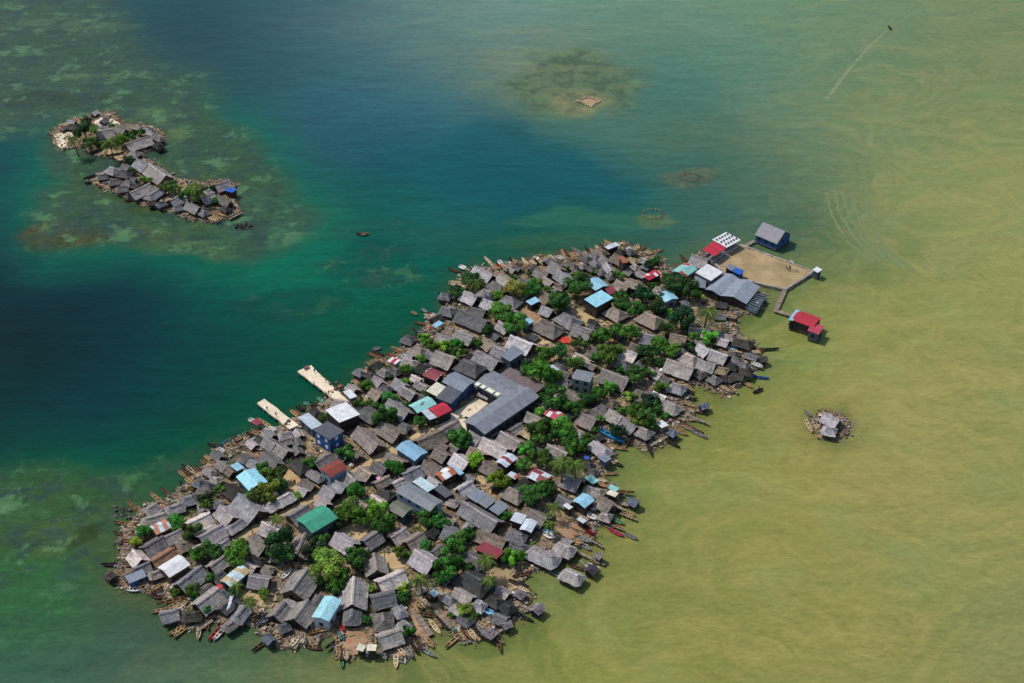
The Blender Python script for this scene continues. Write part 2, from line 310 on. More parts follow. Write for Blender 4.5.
# ---------------------------------------------------------------- survey data
# Surveyed in 8x map tiles of the photograph: each block starts with "@ ox oy"; a position is then (ox + x/8, oy + y/8) on the
# photograph and is turned into a place on the ground by at().
# thatched houses: ridge ends x1 y1 x2 y2, width in metres, roof form (g gable, h hipped, r round-ended), shade
THATCH = """
@ 430 235
365 250 490 320 6 g l; 570 302 645 348 6.5 g m; 490 365 580 415 5 h d; 420 425 505 470 5 h m; 270 445 370 490 6 g l
425 500 545 545 6 g l; 590 480 680 515 7 h m; 865 430 965 490 6 g b; 905 570 970 600 4.5 g m; 915 312 1000 375 6 g p
850 260 950 300 6 g m; 980 215 1045 265 6 g m; 100 575 170 590 5 h d; 90 468 150 480 3.5 h d; 700 330 790 370 5 h d; 310 570 440 600 4.5 g d
980 385 1060 420 5 g p
@ 550 235
70 275 175 350 6.5 g m; 130 195 225 235 5 h b; 25 375 95 395 5 h b; 425 150 475 205 5 g m; 450 215 490 280 4 g m
520 130 610 190 8 g b; 590 230 655 275 5.5 g d; 625 165 700 200 5 h s; 710 175 790 200 5 h m; 690 265 770 300 5 h m; 620 340 710 385 5 h b
260 150 310 175 4 h d; 330 130 385 165 4 h d; 380 100 430 130 4 h b; 290 220 340 250 4.5 h d; 340 190 380 230 4 h d; 560 100 600 120 4 h k; 620 100 650 130 3.5 h d; 660 215 700 240 4 h b; 745 205 790 230 4 h d; 400 260 430 290 3.5 h d; 240 210 280 240 4 h b; 480 290 500 320 4 h d
540 350 630 410 6 g b; 490 570 570 615 6.5 h b; 640 505 690 540 4 g p; 825 440 870 450 3.5 h p
@ 665 215
240 320 325 350 6.5 g p
@ 350 300
440 285 490 300 4.5 h d; 510 355 585 395 6 h b; 620 400 665 430 4 g m; 700 410 820 460 7.5 g l; 900 455 1040 510 9 h d
720 275 800 310 5 g l; 850 238 980 290 6 g m; 770 215 835 240 5 h b; 430 460 520 490 5 h m; 540 500 640 530 6 h k; 500 590 600 640 6 g l
@ 470 300
-88 75 130 165 7.5 g d; 30 390 225 490 8 g m; 240 170 310 215 5 g p; 560 155 690 215 7.5 h d; 740 95 830 150 7 h m; 840 195 970 240 6.5 g m
335 285 490 350 7.5 g l; 120 305 180 350 5 g b; 200 365 280 405 5 g m; 850 415 985 490 5.5 g l; 960 370 1020 400 4.5 g b; 720 560 790 590 5 g d
@ 590 300
430 90 540 145 7 h b; 430 270 560 290 6 h m; 660 268 760 290 5.5 g b; 810 208 890 220 5 g p; 900 230 960 240 4 g l; 330 338 415 380 5.5 g b
270 375 370 415 7 g l; 210 465 300 500 5 h d; 625 468 830 540 8 g m; 840 545 890 575 5 h d; 760 420 840 460 5.5 h p; 880 355 945 400 5 g l
-10 375 60 410 5 g b; 480 540 570 600 4 g p; 560 600 620 640 6 h m; -20 480 30 510 4 g b; 110 555 300 630 7.5 g m
@ 660 310
420 320 530 360 6 g m; 310 392 440 430 6 g m; 90 575 170 600 6 h m; 0 520 70 560 5 g d; 470 450 540 470 6 h s; 480 225 530 240 4 g p
340 150 420 165 5 h l; 430 160 500 180 4.5 h m; 500 175 580 200 4.5 h l; 600 220 720 250 5 h k; 650 455 730 475 4.5 h k
560 320 610 335 3.5 h d; 590 370 640 385 4 h d; 560 420 620 440 4 h k; 640 415 690 435 3.5 h d; 500 500 540 520 3.5 h k; 420 520 460 545 4 h d
@ 350 365
200 85 265 140 5 g p; 240 135 310 165 5 h d; 185 185 240 225 5 g b; 370 105 430 150 5.5 g m; 425 152 540 225 6.5 g m; 495 72 620 140 6.5 g m
540 220 610 250 4 h d; 320 275 460 375 6 g m; 110 330 200 385 6 h d; 235 432 410 545 8.5 g b; 420 450 510 495 7 h d; 540 600 735 515 7 g b
760 500 850 450 6 g p; 740 620 800 650 4.5 g b; 60 30 110 60 3.5 h d; 120 40 170 70 4 h k; 250 20 300 50 4 h b; 330 10 380 40 4 h d
@ 460 365
780 70 880 110 5 h d; 545 372 660 430 6 g m; 400 520 505 455 5 g m; 320 520 480 610 7 g p; 190 570 380 665 7 g l; 90 535 155 580 5 g m
500 490 570 530 5 h s; 850 190 960 270 3.5 g b
@ 580 370
450 155 540 190 6 h b; 590 168 680 210 4 g l; 680 240 770 285 7 r m; 160 265 225 310 5 h d; 250 320 320 370 6 g m; 335 372 450 450 6 g m
480 450 545 480 7 r m; 10 345 115 392 6 g p; 100 562 215 640 6.5 r p; 230 225 275 250 4 h b
@ 240 355
760 360 830 375 4 h p; 936 538 1133 724 9 g p; 300 640 400 620 6 h p
@ 540 440
85 45 195 95 7 g b; 200 280 310 325 6 g p; 380 365 490 400 5.5 r m; 150 435 260 500 6 g d; 500 470 555 510 6 g b; 500 575 550 590 4 h l; 400 210 440 235 3.5 h d; 380 180 420 200 3.5 h k
@ 455 440
130 60 220 110 5 g b; 10 115 90 170 6 g l; 245 165 330 215 6 g b; 540 300 620 335 6 h k; 420 370 520 420 6 h b; 0 395 140 310 7 g l
60 475 350 650 8 g m; 590 545 720 620 6 g b; 0 425 50 460 4 g m
@ 340 440
380 85 530 160 7 g b; 165 195 260 260 6 g b; 260 168 355 220 6 g d; 270 345 430 265 7 g b; 400 340 510 285 4.5 g p; 510 260 620 210 6.5 g m
770 50 860 105 6 g b; 680 160 790 230 6 g b; 850 8 920 60 5 g b; 720 280 790 330 5 g p; 260 425 340 480 4.5 g p; 290 360 410 400 6 h k
130 475 200 520 5 g p; 860 425 940 455 5 h l
@ 225 430
330 35 420 100 6.5 g m; 420 105 490 150 6 g m; 310 165 420 260 6 g d; 140 190 210 225 5 h d; 190 215 260 260 5 g m; 10 250 80 310 6 g b
20 430 100 490 5 g k; 112 500 268 640 8 g m; 320 590 520 490 7 r l; 670 320 790 400 7 r m; 540 215 630 290 7 h k; 730 250 830 190 6 g m
880 395 960 450 5 g m; 960 318 1040 390 6.5 g m; 790 432 880 495 6 g m; 420 50 520 20 6 g p; 760 550 800 580 4 g p; 640 455 690 480 3 g l
@ 215 500
600 120 730 40 6.5 g m; 110 210 215 140 5.5 r l; 390 165 500 215 7 g p; 270 285 400 380 7 g b; 270 430 380 470 5 h k; 720 262 650 420 6 g p
790 30 960 60 0 g m; 240 475 330 520 5 g m
@ 440 510
285 130 540 235 7 g b; 560 140 690 185 6 h d; 560 250 670 285 4 h d; 740 298 910 375 7.5 r m; 210 335 320 400 7 h d; 190 480 350 570 8 h k
70 140 150 180 6 g m; 105 592 280 689 7 g m
@ 530 500
232 345 322 385 6.4 r l; 285 560 390 608 6.2 r l
@ 430 570
370 240 420 260 5 h m; 490 200 560 240 6.5 h k; 580 240 625 280 6 h k; 95 205 185 260 6 h d; 150 265 215 300 4 h p; 535 345 600 370 4 g d
@ 110 450
885 440 985 535 6.5 g p; 270 540 440 490 6 r m; 300 470 370 430 5 h m; 470 450 570 420 6 r m; 600 370 650 360 5.5 h m; 650 570 760 515 7 g l
760 130 850 180 6 h p; 870 70 950 130 6 g m; 795 190 850 205 4 h m; 700 300 770 320 4 h b; 690 230 730 250 4 h d; 760 245 800 268 4 h d
@ 100 515
510 160 640 100 6 g m; 360 240 480 170 7 g m; 790 170 980 70 7 g l; 944 224 1056 152 5 g l; 400 365 590 250 7 g o; 630 545 800 410 6.5 g m
265 280 325 350 5 g l; 290 410 370 375 5 g d; 660 225 740 190 6 h b; 740 240 790 220 4.5 h p; 890 400 980 335 6 g m; 920 470 980 430 5 h d
440 440 470 430 6 r m
@ 150 570
370 270 570 120 7.5 g m; 520 300 660 170 6 g d; 290 320 400 310 7 r k; 680 380 760 275 6 r m; 610 440 660 410 4 r m; 790 35 950 65 7 g m
110 340 190 320 4.5 g m
@ 330 510
50 175 200 270 7.5 g p; 120 345 310 280 7.5 g d; 350 340 370 450 8 g m; 270 235 380 160 6.5 g m; 500 205 600 140 6 g p; 610 245 730 172 6.5 g b
690 322 825 410 7 g p; 365 575 590 475 7.5 g l
@ 260 570
370 -10 260 150 8 g m; 370 240 270 375 8 g m; 200 255 120 350 6 g m; 745 50 730 270 8.5 g m; 735 285 730 370 8.5 r d; 180 430 235 410 4 h d
@ 325 585
370 75 560 30 7.5 g d; 470 195 480 300 7 h d; 590 145 640 220 8 r m; 640 270 670 290 5 r m; 420 400 600 340 7 g m
@ 40 105
460 210 570 185 7 g l; 620 155 680 195 6 g m; 450 150 500 160 5 h l; 690 305 870 245 7 g l; 870 200 930 220 5 h m; 830 165 875 175 4 h m
730 360 770 370 5 h m; 780 430 850 480 6 g m; 880 472 1000 560 8 g m; 550 490 600 510 5 h m; 640 520 700 530 5 h d; 560 600 620 590 4 h d; 680 600 720 610 4 h m; 620 655 680 645 4 h d; 470 560 520 552 3.5 h d; 880 210 960 250 4 h d; 240 150 300 160 4 h k; 930 300 960 320 3.5 h k
@ 120 150
80 335 230 265 6.5 g m; 215 365 330 285 6.5 h m; 400 395 480 355 6 g m; 530 402 640 455 7 g m; 640 465 675 485 4.5 h d; 660 375 730 345 6 g m
770 270 860 245 6 g p; 790 360 880 415 5 g d; 300 420 350 400 4 h d; 230 400 280 390 4 h k; 440 450 490 440 3.5 h d; 820 440 860 460 3.5 h k; 690 320 720 310 3.5 h l
@ 780 390
375 188 457 232 6 g l; 375 285 427 296 5 h l
"""
# other roofs: four corners at eave height, eave height in metres, form (gable, shed, flat), colours of roof (and patches) and wall, label
TIN = """
@ 430 235
765 535 840 503 885 525 810 553 | 3 | shed | ltblue | dark | light blue tin roofed shed beside the brown planted rows
@ 550 235
438 95 530 62 545 80 470 112 | 3 | shed | palewhite | dark | pale tin lean-to at the outermost edge of the canoe landing
555 172 590 160 612 212 585 224 | 5.2 | shed | rust | dark | rusty orange sheet lean-to on the big brown house by the canoe landing
750 330 840 270 875 305 790 372 | 3.2 | gable | red/white | dark | tin house with broad red and white striped roof
315 380 365 330 470 400 350 455 | 3.4 | gable | ltblue | brown | pale blue tin house standing behind the bright turquoise roof
275 520 410 448 505 500 370 572 | 5.2 | shed | cyan | darkbrown | tall dark house with bright turquoise-white tin roof by the bare foundation
440 420 500 400 525 465 470 480 | 3 | shed | dkred | dark | small dark red roofed lean-to between two pale blue roofs
865 480 975 430 990 500 940 552 | 3.6 | gable | ltblue | grey | light blue tin house half hidden by trees near the white hall
@ 665 215
710 158 840 84 1020 154 890 228 | 3.0 | gable | greythatch | blue | grey roofed house with blue walls standing alone on stilts past the court
382 205 490 140 600 205 495 258 | 3.6 | flat | white | grey | white flat roofed pavilion with rows of dark vents beside the court
292 288 390 225 490 262 400 322 | 3.8 | shed | red | palegrey | red roofed pavilion with pale posts beside the court
50 455 150 385 275 435 160 480 | 3.4 | gable | mint/red | grey | mint tin house with red stripes next to the white hall
222 470 335 395 475 455 370 528 | 4.6 | shed | white | grey | wide white roofed hall at the corner of the sandy court
215 480 340 500 330 600 250 565 | 3.4 | shed | slate | dark | slate grey lean-to under the wide white hall
335 592 480 462 585 505 430 645 | 3.2 | gable | paleslate | dark | long slate-blue tin house attached to the white hall
430 640 560 510 750 572 660 715 | 3.0 | gable | paleslate | dark | slate-blue tin house at the water's edge below the court
490 420 525 395 565 420 530 450 | 3.2 | shed | slate | dark | small slate shed touching the blue tarpaulin booth
550 450 575 425 618 445 600 490 | 3.0 | flat | blue | blue | bright blue tarpaulin booth beside the court
@ 720 260
745 82 775 62 812 78 780 102 | 2.6 | flat | white | slate | tiny white roofed hut at the outer corner of the court
570 485 640 408 830 478 730 528 | 3.6 | gable | red | dark | long red roofed house on stilts at the end of the boardwalk
705 565 740 518 842 525 775 597 | 3.4 | shed | pinkred | slate | small pinkish-red roofed hut on stilts joined to the red house
555 480 612 402 634 410 578 488 | 3.7 | shed | ltblue | dark | narrow light blue lean-to at the boardwalk end of the red house
@ 350 300
590 600 640 540 760 585 680 650 | 3.4 | gable | dkred/white | dark | crimson tin house with white streaks beside a big dark roof
300 490 340 462 400 480 365 512 | 2.2 | flat | red/white | dark | small red and white awning over the canoe landing
660 205 715 168 740 185 690 218 | 2.2 | flat | ltblue | dark | little light blue awning on the dock head
@ 470 300
248 440 350 365 430 410 310 502 | 4.2 | shed | slate | slate | slate tin house with bluish end wall beside a yellow shrub
430 185 455 140 505 165 450 210 | 3.6 | shed | ltblue | slate | light blue tin roof poking out from under a big tree
640 530 660 520 710 555 690 570 | 3 | shed | palewhite | dark | narrow whitish tin roof under the tallest clump of trees
800 625 870 562 1000 580 960 650 | 5.6 | gable | greymetal | greygreen | tall boxy grey house with small dark windows and tin roof
@ 350 365
612 210 690 140 790 185 705 258 | 4.0 | shed | cream | dark | cream roofed house adjoining the blue-walled street house
740 130 840 55 1005 130 900 215 | 4.2 | gable | slate | blue | blue-grey tin house next to the sandy plaza
700 268 780 160 900 212 800 305 | 4.0 | shed | dkslate | blue | dark roofed house with bright blue street wall
490 315 620 250 680 300 530 400 | 3.4 | gable | mint/grey | dark | mint and grey patched tin house by the bright red roof
580 375 650 335 700 410 640 445 | 3.2 | shed | palewhite | dark | pale patched tin roof squeezed against the bright red roof
645 345 740 298 805 355 690 425 | 3.6 | gable | red | dark | bright red tin house with one pale patch on the street
@ 460 365
320 75 400 20 685 150 610 240 | 4.2 | shed | brownmetal | dark | brown tin roofed wing behind the grey school building
680 385 730 345 830 385 770 450 | 3.4 | gable | white/pinkred | dark | tin house with half white half raspberry roof among trees
640 440 670 425 740 460 715 475 | 2.8 | shed | palewhite | dark | narrow pale tin lean-to below the raspberry roof
@ 580 370
615 425 655 398 692 435 660 472 | 2.8 | shed | white | grey | small white roofed shed at the edge of the muddy shore
@ 240 355
680 445 850 375 955 470 800 545 | 4.6 | shed | white | dark | big cream-white roofed warehouse at the foot of the long pier
465 500 550 462 648 555 580 598 | 3.4 | shed | palewhite | slate | pale patched tin roof beside the foot of the short pier
590 600 703 531 824 600 720 688 | 5.4 | shed | dkslate | blue | two-storey blue house with white windows and dark flat roof
830 295 880 275 930 330 885 352 | 3.0 | shed | white | slate | little white roofed shed right beside the long pier
95 540 130 510 172 540 135 570 | 1.9 | flat | dkred | dark | small red awning over the moored launches by the short pier
@ 540 440
265 485 340 430 440 475 355 540 | 3.4 | gable | ltblue/rust | dark | light blue tin house with rust streaks on the muddy shore
360 300 410 285 462 320 425 362 | 2.8 | shed | mint | dark | mint roofed shed on the muddy shore behind palms
548 385 572 360 628 385 605 412 | 2.6 | shed | mint | dark | smallest mint roofed shed standing over muddy water
530 430 565 405 625 425 600 452 | 2.8 | shed | cream | dark | cream roofed hut over muddy water
190 525 215 505 255 535 230 550 | 3.0 | shed | white | dark | white sheet roof leaning on the dark gabled house by the muddy shore
300 635 325 618 368 645 345 665 | 2.4 | shed | palewhite | dark | low white sheet awning among canoes on the muddy shore
474 145 515 118 555 145 525 190 | 2.6 | flat | slate | slate | bluish box hut over the water below the round-ended house
@ 455 440
325 170 410 115 520 135 400 215 | 3.4 | gable | palewhite/dkred | dark | patched white and red tin house beside the round bright tree
420 285 450 252 512 285 480 312 | 2.8 | shed | palewhite/rust | dark | small patched white tin shed behind the round bright tree
570 300 630 222 812 298 700 345 | 3.2 | gable | palewhite/dkred | dark | long tin house patched in white, red and blue near the tall palms
75 455 165 380 262 435 180 508 | 3.4 | shed | slate | dark | first of three slate roofs stepping down a lane, beside the bare yard
185 505 255 440 347 475 240 552 | 3.4 | shed | greymetal | dark | middle one of three slate roofs stepping down a lane
260 560 355 485 446 525 345 600 | 3.4 | shed | slate | dark | last of three slate roofs stepping down a lane, beside a bush
@ 340 440
460 60 530 0 715 95 580 175 | 4.2 | gable | ltblue2 | slate | sky blue tin house with crossed gables on the sandy street
452 410 545 335 820 490 720 572 | 5.2 | gable | greymetal | bluegrey | long two-storey grey roofed house with pale blue wall and windows
580 340 650 293 760 378 705 412 | 3.4 | shed | icewhite | dark | ice-white tin roof tucked behind the long two-storey house
755 270 870 205 930 260 820 330 | 3.2 | gable | rust/white | dark | tin house with rust and white stripes
870 215 890 198 985 265 960 280 | 3.0 | shed | ltblue | dark | narrow pale blue strip roof touching the rust striped house
770 390 810 350 900 430 850 480 | 3.0 | shed | dkslate | dark | dark slate shed below the rust striped house
390 545 450 485 592 545 490 618 | 3.4 | gable | mossgrey | slate | moss grey house with pale tin sheets at both ends
@ 225 430
80 370 240 308 352 415 190 490 | 4.2 | gable | cyan | slate | large turquoise-white tin house ringed by trees
50 290 95 253 132 300 95 335 | 3.0 | shed | ltblue | brown | little light blue tin hut next to the large turquoise roof
750 310 900 235 985 300 840 385 | 4.4 | gable | rust2 | bluegrey | rust-red tin house with bluish walls
@ 215 500
645 155 850 40 985 140 775 265 | 4.6 | gable | green | slate | hall with a bright green metal roof
45 650 205 510 270 575 130 690 | 3.6 | gable | icewhite/tan | slate | pale tin house with tan stains and two banana palms in front
@ 440 510
300 300 345 255 500 315 455 420 | 3.2 | shed | dkred | dark | dull red tin roof half hidden under a palm
630 150 690 75 772 90 730 185 | 3.2 | gable | palewhite | dark | whitish tin house beside the patched shacks near the brown beach
560 90 610 20 690 45 650 100 | 3.0 | shed | palewhite/pinkred | dark | shack roofed in scraps of white and pink sheet
@ 430 570
0 185 30 150 68 190 35 215 | 2.8 | shed | icewhite | dark | small ice-white roof at the head of the canoe inlet
@ 100 515
405 90 530 25 560 100 450 165 | 3.6 | gable | salmon/palewhite | brown | salmon and white roofed house near the reef tip
455 415 625 320 722 392 555 502 | 3.8 | gable | white | brown | house with gleaming white metal roof near the reef tip
210 495 340 440 365 485 235 545 | 2.4 | shed | slate | blue | bluish walled hut at the reef tip of the island
@ 260 570
395 380 540 190 640 240 575 412 | 4.0 | gable | cyan2 | palegrey | pale turquoise gabled house with open blue porch on the near shore
@ 325 585
255 520 280 478 320 490 300 530 | 2.6 | shed | cream | dark | cream roofed shack on the brown stone landing
335 525 350 485 410 480 400 528 | 2.6 | shed | cream/red | dark | cream and red roofed shack on the brown stone landing
@ 120 150
840 325 880 298 930 310 900 345 | 2.6 | shed | blue | dark | hut with blue tarpaulin roof on the small islet
"""
# trees: crown centre x y, crown radius in tile pixels, shade (n normal, b bright, k dark, y yellowish, p palm)
TREES = """
@ 430 235
330 350 75 k; 215 450 60 k; 370 380 70 p; 430 400 32 n; 680 350 45 n; 620 290 25 n; 790 315 30 n; 860 375 40 b; 700 430 90 y; 800 430 80 n
540 480 50 b; 625 430 50 y; 930 430 40 n; 555 590 80 n; 650 650 60 n; 1000 520 60 n; 720 650 45 b; 380 520 35 y
@ 550 235
210 420 100 n; 80 540 105 n; 260 350 70 k; 215 330 50 n; 130 270 40 n; 540 320 50 n; 560 500 70 n; 690 590 70 n; 740 470 90 k; 600 440 40 n; 580 570 50 n
850 510 60 k; 870 590 60 k; 960 380 70 n; 1000 480 50 n; 790 230 50 k; 840 205 45 k; 20 440 40 n; 380 300 30 n; 820 400 40 n
@ 665 215
130 560 110 k; 60 510 70 k; 200 610 80 n; 270 650 50 b
@ 350 300
590 300 50 b; 640 350 60 n; 740 370 60 b; 850 350 55 n; 880 420 60 n; 800 420 45 n; 1000 335 50 n; 570 470 40 b; 450 550 50 b; 560 570 40 n; 340 610 30 n; 230 580 25 b; 460 650 35 n
@ 470 300
235 100 80 n; 370 190 100 n; 150 240 55 k; 600 430 70 n; 710 410 80 n; 560 560 125 n; 640 600 90 n; 450 520 60 k; 840 510 70 n; 880 340 70 n; 1000 290 60 n; 730 30 80 n; 1010 450 50 n; 265 480 30 y
@ 590 300
90 300 90 n; 200 260 80 n; 320 260 80 n; 150 420 100 n; 230 400 60 n; 460 410 80 k; 560 350 80 n; 660 400 70 b; 740 140 110 k; 610 230 70 k; 540 40 70 n; 400 60 55 n
240 30 60 n; 940 100 100 p; 950 300 70 b; 1000 340 40 n; 820 290 50 b; 800 370 60 k; 360 590 80 n; 250 560 40 n; 160 655 30 b; 470 590 50 n; 460 490 50 k; 630 100 40 b; 550 500 40 n; 850 440 30 n
@ 350 365
130 160 60 n; 80 300 60 n; 260 380 110 n; 330 420 60 n; 310 250 60 n; 450 135 45 b; 550 445 60 n; 600 240 40 n; 880 570 90 n; 640 455 30 n; 360 270 40 n; 450 320 35 n; 160 310 40 n; 540 185 30 n
@ 460 365
740 250 110 n; 840 310 60 n; 920 340 85 n; 640 370 50 b; 620 510 90 n; 700 480 70 n; 830 470 90 n; 850 570 80 n; 640 590 70 n; 760 560 70 n; 540 665 70 b; 40 590 70 n; 920 630 90 k; 1000 270 50 n
@ 580 370
245 140 60 b; 160 200 80 n; 90 240 60 k; 640 140 60 n; 390 210 55 b; 560 240 80 k; 600 290 60 n; 460 320 80 n; 540 370 90 n; 590 440 50 n; 470 400 55 y; 290 480 80 k; 160 390 40 b; 120 490 40 n; 60 540 60 n; 330 330 40 n; 20 620 50 n; 680 360 40 b
@ 240 355
665 505 42 n; 1000 250 45 n
@ 540 440
190 190 105 p; 275 200 105 p; 110 530 60 p; 270 60 85 n; 120 200 50 k; 50 370 80 n; 330 320 30 n; 60 620 40 b
@ 455 440
160 155 70 b; 350 310 100 b; 400 350 60 n; 580 80 70 b; 690 140 80 n; 560 190 60 n; 640 430 100 n; 730 400 70 n; 560 400 60 n; 610 480 70 k; 60 20 60 n; 400 600 50 n; 330 250 40 n
@ 340 440
50 90 80 n; 450 220 70 n; 390 205 50 n; 130 400 80 n; 60 560 110 n; 160 610 80 n; 280 560 90 b; 350 640 80 b; 885 310 35 b; 700 610 65 n; 780 640 65 n; 620 570 35 n; 180 520 45 n
@ 225 430
290 310 70 n; 370 360 95 n; 430 420 60 k; 270 520 90 y; 360 490 95 y; 450 450 60 k; 210 510 50 n; 680 260 60 n; 960 210 45 n; 530 260 40 n; 580 520 38 b; 450 205 25 b
@ 215 500
170 430 105 n; 200 370 70 n; 520 340 125 k; 520 430 95 n; 780 360 95 k; 850 310 55 n; 880 450 100 b; 900 560 120 b; 980 610 95 n; 980 180 60 k; 830 640 50 n; 490 150 38 p
@ 440 510
90 300 105 n; 150 230 70 n; 60 450 110 n; 180 440 75 n; 230 180 65 n; 590 370 85 b; 520 390 50 n; 660 370 45 b; 370 400 80 p; 400 560 60 p; 480 30 50 n; 750 275 30 b; 330 650 40 b; 880 110 50 p; 20 540 60 n
@ 430 570
270 310 70 b; 170 355 35 n; 420 180 45 n; 340 370 45 n
@ 100 515
600 60 75 n; 350 130 65 n; 290 210 50 b; 720 120 88 n; 770 310 75 n; 850 260 80 n; 905 290 70 n; 890 500 50 n; 740 600 60 n; 600 620 40 n; 400 120 40 n
@ 110 450
735 395 65 k; 765 430 52 b; 870 310 50 n; 650 310 30 y
@ 150 570
360 200 40 n; 450 320 50 n; 690 130 55 p; 800 250 60 p; 910 190 50 n; 200 170 35 n
@ 330 510
220 370 105 n; 430 110 100 n; 560 330 65 y; 640 370 40 n; 720 560 90 p; 590 630 50 b; 340 630 38 b; 430 230 38 k; 760 280 50 n; 780 60 80 n; 900 110 60 n
@ 260 570
600 150 65 n; 890 150 38 b; 820 390 45 n
@ 325 585
630 90 55 n; 660 370 60 n; 320 280 45 n; 520 160 38 b; 690 330 30 n
@ 40 105
360 200 85 k; 400 300 55 n; 370 130 40 k; 260 270 60 p; 560 300 70 p; 650 280 60 n; 730 240 50 n; 800 220 40 n; 580 170 30 n; 710 440 40 k; 730 530 40 n; 480 320 35 n; 440 190 50 p
@ 120 150
380 290 60 n; 440 310 50 n; 540 350 65 n; 600 290 70 p; 640 340 45 p; 600 380 50 n; 740 310 36 k; 750 410 38 n; 190 240 40 b; 290 230 38 k; 680 320 35 n
"""
